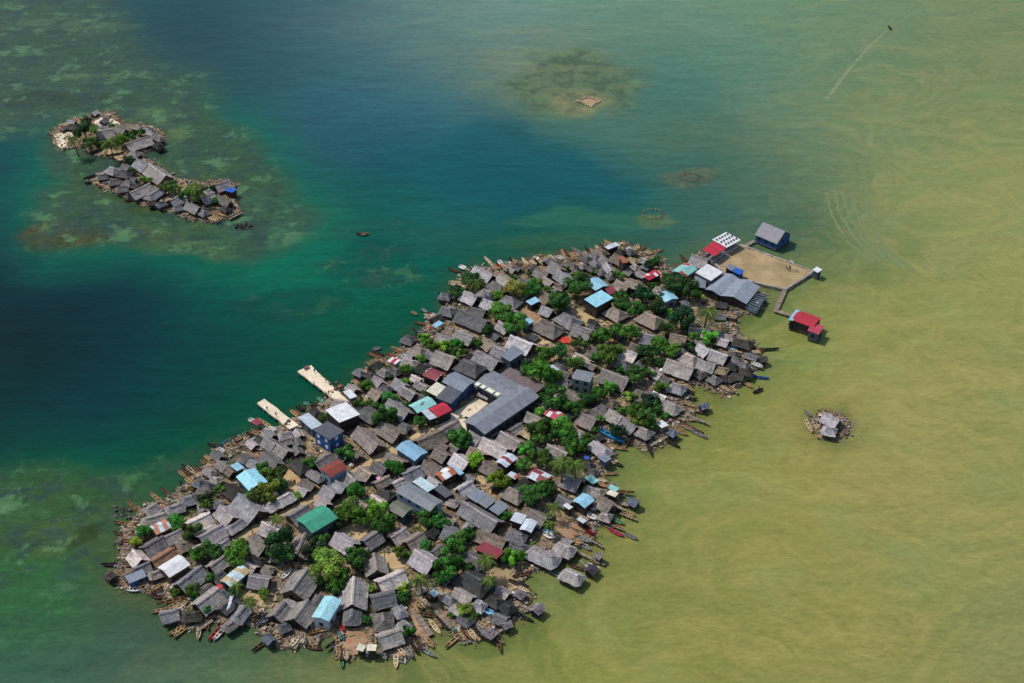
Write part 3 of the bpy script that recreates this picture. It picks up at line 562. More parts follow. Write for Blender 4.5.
# dugouts: bow and stern x1 y1 x2 y2, colour
BOATS = """
@ 430 235
145 265 250 300 rust; 550 205 575 240 white; 600 210 625 250 grey; 735 195 785 250 cream; 800 210 850 250 cream; 890 200 930 240 tan; 920 180 960 215 yellow; 950 165 985 190 cream
480 260 500 290 grey; 130 525 230 535 rust; 5 635 80 670 white; 245 255 275 270 white; 530 250 600 275 red; 640 185 650 225 dark; 660 200 690 245 tan; 690 230 720 265 rust; 760 215 800 260 tan; 840 215 870 245 dark; 870 210 905 250 cream; 905 190 940 230 tan; 500 240 540 290 tan; 572 240 610 290 cream
@ 550 235
90 115 125 165 tan; 185 140 230 225 tan; 0 165 20 190 cream; 60 190 92 202 white; 700 90 710 122 cream; 610 60 640 80 grey; 260 180 275 215 yellow; 300 170 350 195 rust; 620 120 650 140 white; 760 150 800 160 cream; 110 130 150 180 rust; 150 150 190 200 tan; 240 180 258 230 cream; 272 140 292 190 tan; 322 120 360 160 tan; 362 95 400 140 cream; 402 80 430 120 rust; 545 70 556 110 cream; 580 55 600 100 tan; 640 60 652 100 dark; 670 100 686 140 tan; 720 95 736 135 rust; 780 120 800 160 tan
@ 350 300
490 90 540 120 tan; 575 70 615 100 grey; 595 115 720 165 cream; 620 106 700 132 red; 135 425 260 465 orange; 180 408 270 445 dark; 330 375 400 410 tan; 345 402 420 440 orange; 160 480 240 525 tan; 195 478 262 520 tan
310 440 352 455 red; 80 550 130 590 cream; 110 590 170 630 tan; 20 640 70 670 tan; 140 570 200 600 dark; 180 400 240 383 grey; 220 510 280 530 dark; 100 610 140 650 dark; 420 310 416 355 cream
@ 240 355
70 515 130 548 white; 135 508 250 575 tan; 160 570 270 628 cream; 310 545 380 585 tan; 400 440 470 500 tan; 432 440 482 482 orange; 615 340 700 395 teal; 510 380 560 405 teal; 590 455 640 475 teal
450 420 520 440 dark; 540 400 610 430 dark; 560 382 625 410 dark; 470 405 500 450 dark; 545 430 572 455 orange; 895 200 950 240 tan; 960 110 1000 150 grey; 985 135 1020 170 cream; 920 185 970 215 dark; 100 625 150 650 tan; 60 640 110 665 dark
@ 110 450
545 165 610 220 tan; 570 150 660 200 rust; 610 130 680 190 cream; 600 235 660 285 tan; 640 140 700 180 rust; 620 225 690 290 tan; 755 45 800 80 tan; 820 40 850 75 cream; 735 80 755 112 orange; 870 10 900 30 white; 690 140 740 190 rust; 575 120 640 165 dark; 560 255 590 300 dark
@ 225 430
60 60 92 110 rust; 200 40 255 12 orange; 340 0 400 22 white; 85 100 140 70 tan; 215 110 260 85 white; 240 150 300 170 cream
@ 660 310
690 330 795 360 tan; 730 343 800 356 cream; 660 345 750 395 dark; 640 370 760 430 tan; 730 437 815 472 white; 690 400 800 447 tan; 530 310 640 355 cream; 560 630 610 662 tan; 490 620 560 665 cream; 450 600 530 650 tan; 520 608 572 640 rust
520 80 620 95 dark; 740 530 870 547 blue; 590 250 680 290 dark; 640 300 720 322 tan; 745 662 822 630 dark; 640 545 700 560 green; 545 310 600 325 ltblue; 690 355 780 385 slate
@ 580 370
160 505 340 590 bluetrim; 800 420 985 510 rust; 870 470 1015 545 grey; 810 440 900 482 tan; 830 290 990 350 rust; 720 440 830 492 tan; 830 200 880 216 grey; 820 270 940 310 tan; 862 160 900 188 dark
@ 540 440
560 145 615 175 cream; 575 175 660 210 dark; 615 490 700 525 tan; 580 515 680 570 cream; 660 590 770 640 tan; 690 582 752 606 tan; 575 620 670 675 green; 440 630 530 675 cream; 460 325 530 345 cream; 395 545 430 560 white; 470 360 520 385 tan; 600 550 690 590 dark; 385 245 450 275 cream
@ 530 500
640 150 750 195 green; 600 170 745 240 red; 520 150 660 230 tan; 625 230 750 290 redblue; 755 265 860 315 grey; 740 95 830 122 tan; 500 330 580 375 rust; 440 280 510 310 tan; 380 310 490 350 grey; 430 365 472 392 grey; 310 340 390 375 tan; 340 328 420 360 tan; 270 330 350 352 rust
100 255 180 280 ltblue; 110 282 190 320 white; 480 480 600 515 tan; 450 520 550 562 white; 440 580 515 615 tan; 300 510 450 565 rust; 350 405 440 450 tan; 400 430 490 470 tan; 475 140 520 160 white; 390 140 450 175 cream; 455 262 500 285 dkred; 420 200 470 240 dark
@ 100 515
215 600 330 597 white; 250 570 370 515 tan; 300 592 400 540 tan; 390 640 460 582 tan; 420 640 505 600 rust; 310 560 420 520 orange; 240 545 300 525 tan; 130 500 180 470 tan; 120 540 190 560 rust; 195 215 265 225 orange
@ 150 570
150 520 290 445 tan; 190 540 300 452 tan; 380 490 470 410 cream; 470 565 590 432 red; 512 562 600 460 white; 100 440 180 390 grey; 830 432 880 380 rust; 850 460 920 402 grey; 880 467 950 402 dark; 760 392 850 372 tan; 130 330 260 260 tan; 160 350 300 270 cream; 20 170 90 130 tan; 0 200 90 225 rust
@ 260 570
365 610 495 630 rust; 245 630 310 550 cream; 170 90 250 10 white; 390 520 470 500 orange; 460 500 550 480 tan; 10 430 60 400 grey; 0 460 80 430 dark; 110 570 170 545 tan
@ 325 585
100 420 112 600 tan; 130 510 140 610 rust; 160 540 176 612 cream; 130 600 136 652 green; 830 275 920 390 cream; 870 265 930 342 tan; 900 270 985 360 dark; 810 420 865 502 tan; 715 420 770 530 rust; 690 480 740 552 dark; 570 490 640 580 cream; 640 500 700 590 grey; 450 530 486 592 grey
650 130 740 240 tan; 700 110 780 200 tan; 750 100 840 182 cream; 780 70 850 150 dark; 120 320 150 380 red; 115 400 140 440 teal
@ 430 570
305 480 365 572 cream; 250 470 300 552 rust; 340 460 410 552 dark; 370 440 430 520 grey; 700 145 795 190 cream; 370 420 450 482 tan; 220 370 300 440 tan; 240 360 310 422 cream; 420 330 510 352 ltblue; 490 145 550 160 ltblue; 285 490 330 560 orange
@ 40 105
400 400 500 365 dark; 360 370 430 395 dark; 530 420 680 390 dark; 350 590 440 560 dark; 360 630 450 605 dark; 440 555 530 545 cream; 510 640 620 600 grey; 450 640 490 660 rust
@ 120 150
700 520 790 580 tan; 720 508 800 570 tan; 750 503 850 545 tan; 680 530 770 587 cream; 860 552 970 512 dark; 40 410 130 390 dark
@ 780 390
198 222 252 338 cream; 200 170 245 205 grey
@ 355 220
10 108 98 116 rust
@ 665 215
628 495 740 545 rust
"""
# boardwalks and jetties: centre line x1 y1 x2 y2, width in metres
WALKS = """
@ 660 310
700 388 805 442 .6; 645 340 795 352 .6; 660 420 742 470 .6; 560 600 620 668 .6
@ 540 440
560 520 692 562 .7; 640 585 775 640 .6
@ 530 500
430 285 585 378 .6; 350 405 600 518 .7; 400 480 515 612 .7; 520 145 752 242 .5
@ 720 260
520 235 450 392 1.8; 430 398 580 445 1.8; 540 225 745 100 0.9
@ 665 215
650 242 715 205 1.6
@ 350 300
600 128 800 190 2.2
@ 580 370
815 335 1030 432 0.8; 555 610 700 530 1.0
@ 540 440
600 490 715 520 0.9; 545 150 600 190 0.8
@ 530 500
660 20 800 45 0.8
@ 260 570
448 600 465 540 1.0; 270 630 350 480 1.3
@ 430 570
690 262 825 325 0.9; 520 520 600 455 0.8
@ 150 570
375 492 500 400 0.9
@ 325 585
700 190 850 400 1.6; 880 200 1010 340 1.2
@ 120 150
870 555 975 500 0.8
"""
# little latrine huts standing over the water: x y (base of the hut), width in metres
HUTS = """
@ 580 370
985 320 3.0; 738 535 3.2
@ 540 440
748 530 3.4
@ 430 570
858 345 3.6; 722 225 3.2; 480 535 3.8; 610 470 2.8
@ 260 570
75 590 3.2
@ 660 310
815 425 3.2; 560 580 3.6
@ 100 515
85 515 3.0
@ 530 500
490 590 3.4; 550 480 2.2
"""
# ---------------------------------------------------------------- noise on numpy arrays
def vnoise(x, y, seed=0):
    xi = np.floor(x).astype(np.int64); yi = np.floor(y).astype(np.int64)
    fx = x-xi; fy = y-yi; fx = fx*fx*(3-2*fx); fy = fy*fy*(3-2*fy)
    def h(i, j):
        n = (i*374761393 + j*668265263 + seed*982451653) & 0xffffffff
        n = ((n ^ (n >> 13))*1274126177) & 0xffffffff
        return ((n ^ (n >> 16)) & 0xffff)/65535.0
    return (h(xi, yi)*(1-fx)+h(xi+1, yi)*fx)*(1-fy) + (h(xi, yi+1)*(1-fx)+h(xi+1, yi+1)*fx)*fy
def fbm(x, y, scale, octaves=4, seed=0):
    s = 0; a = .5; t = 0
    for o in range(octaves):
        s = s + a*vnoise(x/scale*2**o, y/scale*2**o, seed+o); t += a; a *= .55
    return s/t - .5

# ---------------------------------------------------------------- land
SHORE = """133 520 145 507 158 500 170 496 180 489 186 482 195 474 205 465 213 457 222 449 232 442 245 434 256 430 275 428 290 424 297 418 310 411 322 404 328 400 340 393 352 388 358 381 364 374 372 366 380 360 388 359 396 353 404 347
414 343 421 336 424 328 430 323 438 318 446 313 448 306 447 300 451 293 457 286 460 278 466 271 475 268 486 268 496 266 508 265 520 262 535 259 548 258 560 255 572 253 584 253 592 251 600 248 608 245 618 245 630 246 640 249 652 254 662 260 668 267
676 270 684 266 694 260 702 252 716 262 720 268 728 277 740 280 748 283 757 290 764 301 760 309 752 313 744 312 737 318 735 325 738 335 748 341 753 348 759 357 762 365 751 373 745 380 735 388 728 393 712 390 701 384 691 384 683 388 682 394
686 401 690 407 694 411 685 416 683 423 674 430 668 437 656 445 648 449 640 445 630 436 622 434 617 440 612 447 612 455 606 462 601 470 602 479 611 486 619 494 621 500 611 509 600 514 598 524 594 532 587 539 582 545 575 547 571 553 566 551
560 556 552 562 549 570 541 568 528 574 520 577 521 585 527 591 531 598 526 604 527 610 519 615 509 625 500 632 488 636 477 640 464 640 456 631 448 622 440 611 433 606 424 606 414 609 419 620 427 632 426 641 418 648 408 655 396 656 384 655
372 653 358 655 345 660 338 655 337 644 336 634 329 633 322 636 311 640 300 643 291 648 276 645 271 637 262 630 250 624 240 618 232 622 224 627 217 618 206 618 199 629 190 630 182 624 172 619 162 612 170 604 165 598 152 592 140 590 130 588
119 583 113 577 117 569 121 560 119 550 121 540 123 530"""
SHORE_S = """52 133 60 125 72 120 84 117 97 113 110 112 117 117 124 123 134 125 142 124 152 127 163 132 163 139 155 145 149 151 143 153 143 158 151 160 163 170 175 177 190 182 205 183 216 181 228 179 236 187 232 193 236 201 241 211 229 217 218 222
205 222 190 218 175 213 160 207 146 205 136 200 126 198 118 192 108 189 100 186 90 180 100 177 108 172 118 168 125 163 118 157 110 156 100 155 90 153 84 147 72 148 62 150 55 143"""
SHORE_E = "812 421 817 414 824 412 836 414 846 419 849 425 845 433 838 440 830 439 822 436 816 432 814 427"
def ring(text, z=0.0):
    a = list(map(float, text.split())); return [at(a[i], a[i+1], z) for i in range(0, len(a), 2)]
def roughen(pts, step=1.6, amp=.7):
    out = []
    for i, p in enumerate(pts):
        q = pts[(i+1) % len(pts)]; n = max(1, int((q-p).length/step)); nrm = Vector((-(q-p).y, (q-p).x, 0)).normalized()
        for k in range(n):
            r = p.lerp(q, k/n); out.append(r + nrm*random.uniform(-amp, amp))
    return out
MAIN = roughen(ring(SHORE, .3)); SMALL = roughen(ring(SHORE_S, .3)); TINY = roughen(ring(SHORE_E, .2))
# ---------------------------------------------------------------- the sea: one sheet out to the horizon
SEA = """
10 10 62 84 72; 60 60 60 88 76; 20 100 58 92 78; 130 12 40 80 82; 200 22 38 76 84; 300 20 54 97 98; 420 20 84 128 118; 512 15 98 142 124; 600 20 94 138 114; 700 20 94 140 112
800 20 100 142 106; 900 15 108 142 100; 1010 20 116 143 95; 250 90 42 86 90; 350 100 50 102 106; 450 100 62 112 110; 560 85 92 122 98; 650 90 68 120 104; 750 100 86 130 104
850 100 108 140 98; 950 100 122 146 94; 15 170 10 65 80; 20 250 3 56 70; 100 300 2 52 66; 200 300 8 72 76; 250 180 60 100 86; 300 165 46 90 92; 340 190 36 88 90; 290 235 60 104 84; 318 262 26 100 88
400 200 32 92 92; 490 180 30 88 98; 600 185 36 90 98; 550 160 42 98 100; 450 225 36 96 92; 400 285 20 90 82; 330 310 18 94 82; 100 400 4 58 70; 250 350 4 72 72; 250 400 4 74 72; 30 350 2 46 58; 30 430 8 62 66
100 455 16 78 72; 40 500 56 94 66; 90 520 62 94 64; 20 560 46 98 70; 60 600 54 96 74; 100 650 58 98 80; 200 650 64 102 80; 300 672 84 116 78; 400 675 104 128 76; 500 665 124 142 76; 600 650 136 150 78
700 600 141 151 82; 850 600 150 156 86; 1000 640 140 152 92; 1000 500 150 158 92; 900 480 155 159 92; 700 500 141 153 82; 630 540 129 146 80; 660 450 132 148 78; 720 420 138 150 78; 850 380 150 158 88; 1010 350 150 158 92
900 300 143 156 88; 820 310 124 144 80; 800 220 78 114 84; 850 200 112 138 92; 950 200 142 158 94; 700 205 58 106 90; 650 150 66 114 96; 750 150 80 120 94; 580 225 40 96 86; 660 230 52 102 88; 520 240 32 86 80; 790 180 82 120 90
620 205 40 98 88; 180 430 6 70 70; 150 470 30 86 70; 220 420 5 70 68; 350 350 8 78 72; 420 300 18 86 78; 380 240 20 92 86; 820 260 94 124 80; 760 340 110 136 74; 720 400 128 144 74; 560 600 118 138 78; 640 580 136 148 80; 150 360 4 60 70
60 320 2 48 62; 300 130 44 92 98; 480 130 50 104 104; 560 130 62 112 98; 620 130 70 118 100; 700 140 70 114 92; 0 683 60 104 84; 200 683 70 110 84; -120 500 20 80 70; 1150 400 150 158 92; 1150 150 134 154 92; -120 200 6 56 70; 512 -60 108 148 122; 900 -60 118 150 104
100 -60 60 96 96; 300 760 96 122 80; 800 760 148 154 86; 1100 700 146 152 90; -100 700 60 100 84
"""
# shallows: centre, half sizes on the photograph, turn, colour, strength
SHOALS = """
235 215 70 35 0 66 102 82 .5 .6; 580 82 78 38 0 94 112 84 .75 .6; 588 104 36 15 0 128 128 92 .7 0; 40 575 60 45 0 56 98 66 .6 .5; 415 235 90 18 .2 40 84 78 .5 .1; 385 262 52 24 .6 12 66 64 .35 .5; 305 305 62 20 -.3 12 66 64 .5 .2
585 215 95 10 -.05 58 108 88 .55 0; 120 128 70 8 -.05 84 118 84 .5 .2; 545 240 60 8 -.1 62 102 74 .4 0; 150 470 60 12 -.55 52 84 62 .5 .5; 795 345 60 30 0 122 134 76 .5 0; 690 180 26 9 0 84 96 80 .7 .4; 653 214 28 9 0 88 108 80 .7 .4
72 234 44 13 .1 62 66 50 .85 .9; 190 250 70 9 .08 74 98 70 .6 .7; 150 232 36 8 .05 78 92 66 .6 .6; 60 20 70 6 .2 88 112 84 .5 0; 110 75 50 5 .1 90 114 82 .6 0; 30 95 40 7 -.2 50 62 54 .7 .4; 90 100 50 6 .1 54 64 56 .6 .4; 160 130 34 7 .2 98 124 84 .7 0; 150 113 20 5 0 92 124 84 .7 0
205 203 26 8 0 70 82 60 .6 .5; 285 235 22 10 -.6 70 112 88 .6 .2; 60 522 36 14 -.3 72 94 58 .7 .7; 105 520 24 12 -.6 50 66 46 .8 .8; 30 500 40 12 0 66 98 64 .6 .5
"""
# banks with a drawn outline on the photograph: feather in metres, colour, strength, mottling, then the outline
BANKS = """
24 16 104 82 .9 .1 | 20 225 60 262 110 260 160 264 210 272 250 272 290 266 318 240 326 215 318 190 300 165 250 120 180 90 60 120 20 190
8 62 86 66 .92 1 | 30 228 34 238 60 248 110 245 160 248 210 256 250 257 282 252 302 234 312 216 300 204 296 186 268 152 236 124 200 104 120 100 66 112 50 140 46 165 60 180 40 200
15 62 86 70 .9 1 | -60 -40 60 -40 112 0 124 38 156 68 206 74 216 108 196 124 150 120 100 114 50 118 0 138 -60 140
5 34 86 94 .62 0 | 480 118 520 124 548 140 582 154 612 174 650 190 640 197 600 200 540 203 500 212 450 204 425 180 430 150
8 62 90 60 .9 1 | -60 470 40 462 100 470 134 478 152 494 132 508 118 540 104 568 60 566 0 596 -60 610
14 66 104 70 .55 .6 | -60 560 40 560 100 575 128 590 110 612 60 640 -60 660
"""
def build_sea():
    xs = np.concatenate([[-9000, -4000, -1800, -900, -600, -450], np.arange(-360, 361, 2.0), [450, 600, 900, 1800, 4000, 9000]])
    ys = np.concatenate([[-2500, -900, -400, -240], np.arange(-170, 330, 2.0), [360, 420, 520, 700, 1000, 1800, 4000, 9000, 20000]])
    X, Y = np.meshgrid(xs, ys); nx, ny = len(xs), len(ys)
    x = X.ravel(); y = Y.ravel()
    wx = x + 26*fbm(x, y, 42, 5, 3); wy = y + 26*fbm(x, y, 42, 5, 11)
    pts, cols = [], []
    for _, _, line in blocks(SEA):
        for r in line.split(';'):
            a = list(map(float, r.split())); p = at(a[0], a[1]); pts.append((p.x, p.y)); m = min(1, max(0, (a[2]-90)/40)); t_ = min(1, max(0, (a[2]-25)/25))*(1-m); cols.append(srgb(a[2]-10*m+5*t_, a[3]-18*m-7*t_, (a[4]-6)*m + a[4]*(.93+.05*t_)*(1-m))[:3])
    pts = np.array(pts); cols = np.array(cols)
    # thin plate spline through the soundings, in the log of the colour
    L = np.log(cols + .002)
    def K(d2): return np.where(d2 > 0, .5*d2*np.log(d2+1e-9), 0)
    n = len(pts); S = 100.0; P = pts/S
    A = np.zeros((n+3, n+3)); d2 = ((P[:, None]-P[None])**2).sum(-1)
    A[:n, :n] = K(d2) + np.eye(n)*.01; A[:n, n] = 1; A[:n, n+1:] = P; A[n, :n] = 1; A[n+1:, :n] = P.T
    sol = np.linalg.solve(A, np.vstack([L, np.zeros((3, 3))]))
    cx = np.clip(wx, -330, 330)/S; cy = np.clip(wy, -170, 330)/S
    out = np.zeros((len(x), 3))
    for i in range(n): out += K((cx-P[i, 0])**2 + (cy-P[i, 1])**2)[:, None]*sol[i]
    out += sol[n] + cx[:, None]*sol[n+1] + cy[:, None]*sol[n+2]
    col = np.clip(np.exp(out)-.002, .0008, .6)
    reef = np.zeros(len(x)); shoal_layers = []; col_base = col
    for _, _, line in blocks(SHOALS):
        for r in line.split(';'):
            a = list(map(float, r.split())); p = at(a[0], a[1]); px = at(a[0]+1, a[1]); py = at(a[0], a[1]-1)
            rx = a[2]*(px.x-p.x); ry = a[3]*(py.y-p.y); t = -a[4]
            dx = wx-p.x; dy = wy-p.y
            u = (dx*math.cos(t)+dy*math.sin(t))/rx; v = (-dx*math.sin(t)+dy*math.cos(t))/ry
            m = np.clip((1.12-np.sqrt(u*u+v*v)+.5*fbm(x, y, 16, 4, int(a[0])))/.42, 0, 1); m = m*m*(3-2*m)
            k = (m*a[8])[:, None]
            shoal_layers.append((k, np.array(srgb(*a[5:8])[:3])))
            reef = np.maximum(reef, m*a[9])
    for _, _, line in blocks(BANKS):
        f, o = line.split('|'); fe, r, g, b, st, rf = map(float, f.split()); o = list(map(float, o.split()))
        P = np.array([tuple(at(o[i], o[i+1]))[:2] for i in range(0, len(o), 2)]); Q = np.roll(P, -1, 0)
        qx = x + (wx-x)*.35 + 7*fbm(x, y, 9, 4, 31); qy = y + (wy-y)*.35 + 7*fbm(x, y, 9, 4, 37); dist = np.full(len(x), 1e9); ins = np.zeros(len(x), bool)
        for p, q in zip(P, Q):
            e = q-p; t = np.clip(((qx-p[0])*e[0]+(qy-p[1])*e[1])/max((e**2).sum(), 1e-6), 0, 1)
            dist = np.minimum(dist, np.hypot(p[0]+t*e[0]-qx, p[1]+t*e[1]-qy))
            if p[1] != q[1]: ins ^= ((p[1] > qy) != (q[1] > qy)) & (qx < (q[0]-p[0])*(qy-p[1])/(q[1]-p[1])+p[0])
        m = np.clip(.5 + np.where(ins, dist, -dist)/(2*fe), 0, 1); m = m*m*(3-2*m)*st; k = m[:, None]
        col = col*(1-k) + np.array(srgb(r, g, b)[:3])*k; reef = np.maximum(reef, m*rf)
    col0, col = col, col_base
    for k, c in shoal_layers: col0 = col0*(1-k) + c*k
    col = col0
    # stirred-up mud and weed in the shallows along every shore
    for poly in (MAIN, SMALL, TINY):
        P = np.array([(p.x, p.y) for p in poly[::2]]); Q = np.roll(P, -1, 0); near = np.where((x > P[:, 0].min()-25) & (x < P[:, 0].max()+25) & (y > P[:, 1].min()-25) & (y < P[:, 1].max()+25))[0]
        dist = np.full(len(near), 1e9)
        for p, q in zip(P, Q):
            e = q-p; t = np.clip(((x[near]-p[0])*e[0]+(y[near]-p[1])*e[1])/max((e**2).sum(), 1e-6), 0, 1); dist = np.minimum(dist, np.hypot(p[0]+t*e[0]-x[near], p[1]+t*e[1]-y[near]))
        k = (.62*np.exp(-dist/4.5)*np.clip(1+2.2*fbm(x[near], y[near], 7, 3, 5), .2, 1.6))[:, None].clip(0, .85)
        col[near] = col[near]*(1-k) + np.array(srgb(72, 80, 56)[:3])*k
    # the sea darkens and browns where it meets the islands
    r, g, b = col.T
    mud = np.clip((r/np.maximum(g, 1e-4)-.42)/.4, 0, 1)*(1-reef*.8)
    col = np.maximum(col*SEA_GAIN - np.array([.010, .008, .016]), .0004)
    z = np.zeros(len(x))
    faces = [(j*nx+i, j*nx+i+1, (j+1)*nx+i+1, (j+1)*nx+i) for j in range(ny-1) for i in range(nx-1)]
    me = mesh_of('water', np.stack([x, y, z], 1).tolist(), faces)
    a = me.color_attributes.new('sea', 'FLOAT_COLOR', 'POINT'); a.data.foreach_set('color', np.concatenate([col, np.ones((len(x), 1))], 1).astype(np.float32).ravel())
    for nm, arr in (('mud', mud), ('reef', reef)):
        a = me.attributes.new(nm, 'FLOAT', 'POINT'); a.data.foreach_set('value', arr.astype(np.float32))
    me.materials.append(WATER_M)
    o = link_mesh('water', me); o['kind'] = 'structure'
SEA_GAIN = .86
build_sea()

def land(name, pts, z, material, skirt=0.9):
    n = len(pts); c = sum(pts, Vector())/n
    top = [Vector((p.x, p.y, z)) for p in pts]
    tris = geometry.tessellate_polygon([top])
    area2 = sum(pts[i].x*pts[(i+1) % n].y-pts[(i+1) % n].x*pts[i].y for i in range(n))
    vs = list(top); fs = []
    for t in tris:
        a, b, c_ = (top[i] for i in t)
        fs.append(tuple(t) if (b-a).cross(c_-a).z > 0 else tuple(t)[::-1])
    if skirt:
        s = 1 if area2 > 0 else -1
        for i in range(n):
            d = (pts[(i+1) % n]-pts[i-1]); nr = Vector((d.y, -d.x, 0)).normalized()*s
            vs.append(Vector((pts[i].x, pts[i].y, -.5)) + nr*skirt*random.uniform(.5, 1.4))
        fs += [((i, n+i, n+(i+1) % n, (i+1) % n) if s > 0 else (i, (i+1) % n, n+(i+1) % n, n+i)) for i in range(n)]
    me = mesh_of(name, vs, fs); me.materials.append(material)
    o = link_mesh(name, me); o['kind'] = 'structure'
    return o
GZ = .6
land('ground', MAIN, GZ, GROUND_M); land('ground', SMALL, GZ, GROUND_M); land('ground', TINY, .4, GROUND_M)
NPATCH = [0]
def patch(name, tile, text, z, material, rough=.35, skirt=0):
    NPATCH[0] += 1; z = GZ + .004*NPATCH[0]
    a = list(map(float, text.split()))
    pts = [at(tile[0]+a[i]/8, tile[1]+a[i+1]/8, z) for i in range(0, len(a), 2)]
    return land(name, roughen(pts, 1.3, rough) if rough else pts, z, material, skirt)
# street and open yards (tile coordinates; tile 0 0 means photograph pixels x 8)
def px8(*a): return ' '.join(str(v*8) for v in a)
patch('street', (0, 0), px8(229, 541, 252, 526, 268, 518, 290, 508, 316, 494, 330, 481, 352, 470, 378, 454, 396, 445, 412, 436, 440, 420, 478, 398, 489, 402, 470, 415, 466, 420, 455, 422, 440, 428, 414, 443, 398, 452, 380, 461, 356, 477, 334, 488, 318, 498, 294, 513, 270, 523, 258, 531, 236, 547, 224, 552), GZ+.008, SAND_M)
patch('plaza', (460, 365), "-170 450 -100 410 0 350 130 262 232 300 150 370 40 445 55 520 10 525 -30 450 -150 505", GZ+.016, PALE_M, .1)
patch('path', (470, 300), "400 240 520 200 720 200 790 260 720 330 600 350 560 390 480 440 420 500 350 545 330 530 430 440 500 390 480 320 420 300", GZ+.008, SAND_M)
patch('path', (470, 300), "380 60 430 30 560 120 660 160 800 180 820 230 700 250 500 170", GZ+.008, SAND_M)
patch('yard', (470, 300), "770 110 880 55 1010 130 960 200 900 215", GZ+.012, SAND_M, .1)
patch('yard', (225, 430), "430 330 470 300 560 330 640 360 640 420 680 450 620 500 560 490 520 480", GZ+.008, SAND_M)
patch('yard', (330, 510), "60 170 130 130 200 100 280 70 330 130 300 190 250 230 250 270 180 230", GZ+.008, SAND_M)
patch('yard', (330, 510), "370 330 440 290 520 300 580 380 640 400 600 450 480 480 420 430", GZ+.008, SAND_M)
patch('yard', (330, 510), "660 80 760 140 900 190 880 260 800 230 720 190 640 120", GZ+.008, SAND_M)
patch('yard', (440, 510), "380 490 450 450 560 480 640 530 620 570 660 630 580 670 500 640 440 590", GZ+.008, COURT_M)
patch('yard', (530, 500), "180 150 260 140 400 210 430 260 380 300 300 320 200 220", GZ+.008, BROWN_M)
patch('yard', (325, 585), "110 310 250 300 360 320 390 400 400 500 260 560 130 590 120 460", GZ+.008, BROWN_M)
patch('yard', (325, 585), "660 130 700 130 850 390 800 440 720 400 700 300", GZ+.008, BROWN_M)
patch('yard', (430, 570), "200 360 320 430 420 520 400 560 270 555 200 480 180 410", GZ+.008, BROWN_M)
patch('yard', (215, 500), "470 500 560 520 680 490 640 600 560 650 500 600", GZ+.008, SAND_M)
patch('yard', (150, 570), "740 160 860 160 1010 200 1010 280 900 310 830 250 740 230", GZ+.008, SAND_M)
patch('yard', (455, 440), "780 370 830 350 940 410 1000 430 960 470 880 440", GZ+.008, SAND_M)
patch('yard', (455, 440), "140 290 240 280 260 400 190 380", GZ+.008, SAND_M)
patch('yard', (590, 300), "720 40 800 0 860 20 870 80 760 90", GZ+.008, SAND_M)
patch('yard', (590, 300), "-30 160 40 110 110 140 140 200 60 230", GZ+.008, SAND_M)
patch('yard', (590, 300), "620 620 700 610 800 640 860 600 840 670 700 690", GZ+.008, SAND_M)
patch('yard', (40, 105), "110 240 200 210 300 190 310 240 230 290 220 340 150 340", GZ+.008, PALE_M)
patch('yard', (40, 105), "430 140 480 100 580 110 640 150 600 180 480 190", GZ+.008, PALE_M)
patch('yard', (40, 105), "430 280 480 270 520 340 600 360 690 350 700 400 640 450 600 420 470 360", GZ+.008, SAND_M)
patch('yard', (120, 150), "630 440 720 430 760 460 700 480", GZ+.008, SAND_M)
patch('field', (470, 300), "400 80 430 50 560 130 540 170 500 160", GZ+.014, BROWN_M, .1)
patch('field', (580, 370), "390 260 520 320 640 380 700 400 760 380 640 350 600 330 470 270", GZ+.012, WEED_M)
# the sandy court on its stone platform
COURT = [at(x, y, 1.0) for x, y in ((740, 245), (776, 257.5), (813, 271.5), (799, 281), (785, 289.5), (756, 282.5), (726, 275), (716, 264.5))]
land('court', COURT, 1.0, COURT_M, .5)
def seawall(pts, closed, w, z0, z1, name, label, tone):
    mb = MB(); m = len(pts)
    for i in range(m if closed else m-1):
        p, q = pts[i], pts[(i+1) % m]; L = (q-p).length; n = max(1, int(L/1.1))
        for k in range(n):
            c = p.lerp(q, (k+.5)/n); t = random.uniform(.7, 1.2)
            mb.box((c.x+random.uniform(-.1, .1), c.y+random.uniform(-.1, .1), (z0+z1)/2+random.uniform(-.12, .1)), (L/n*1.02, w*random.uniform(.8, 1.3), z1-z0), math.atan2((q-p).y, (q-p).x)+random.uniform(-.1, .1), tuple(c_*t for c_ in tone))
    o = mb.build(name, DEBRIS_M, tones=True)
    return tag(o, label, 'sea wall')
seawall(COURT, True, .8, -.4, 1.25, 'sea_wall', 'low pale stone sea wall around the sandy court', (.34, .29, .24))

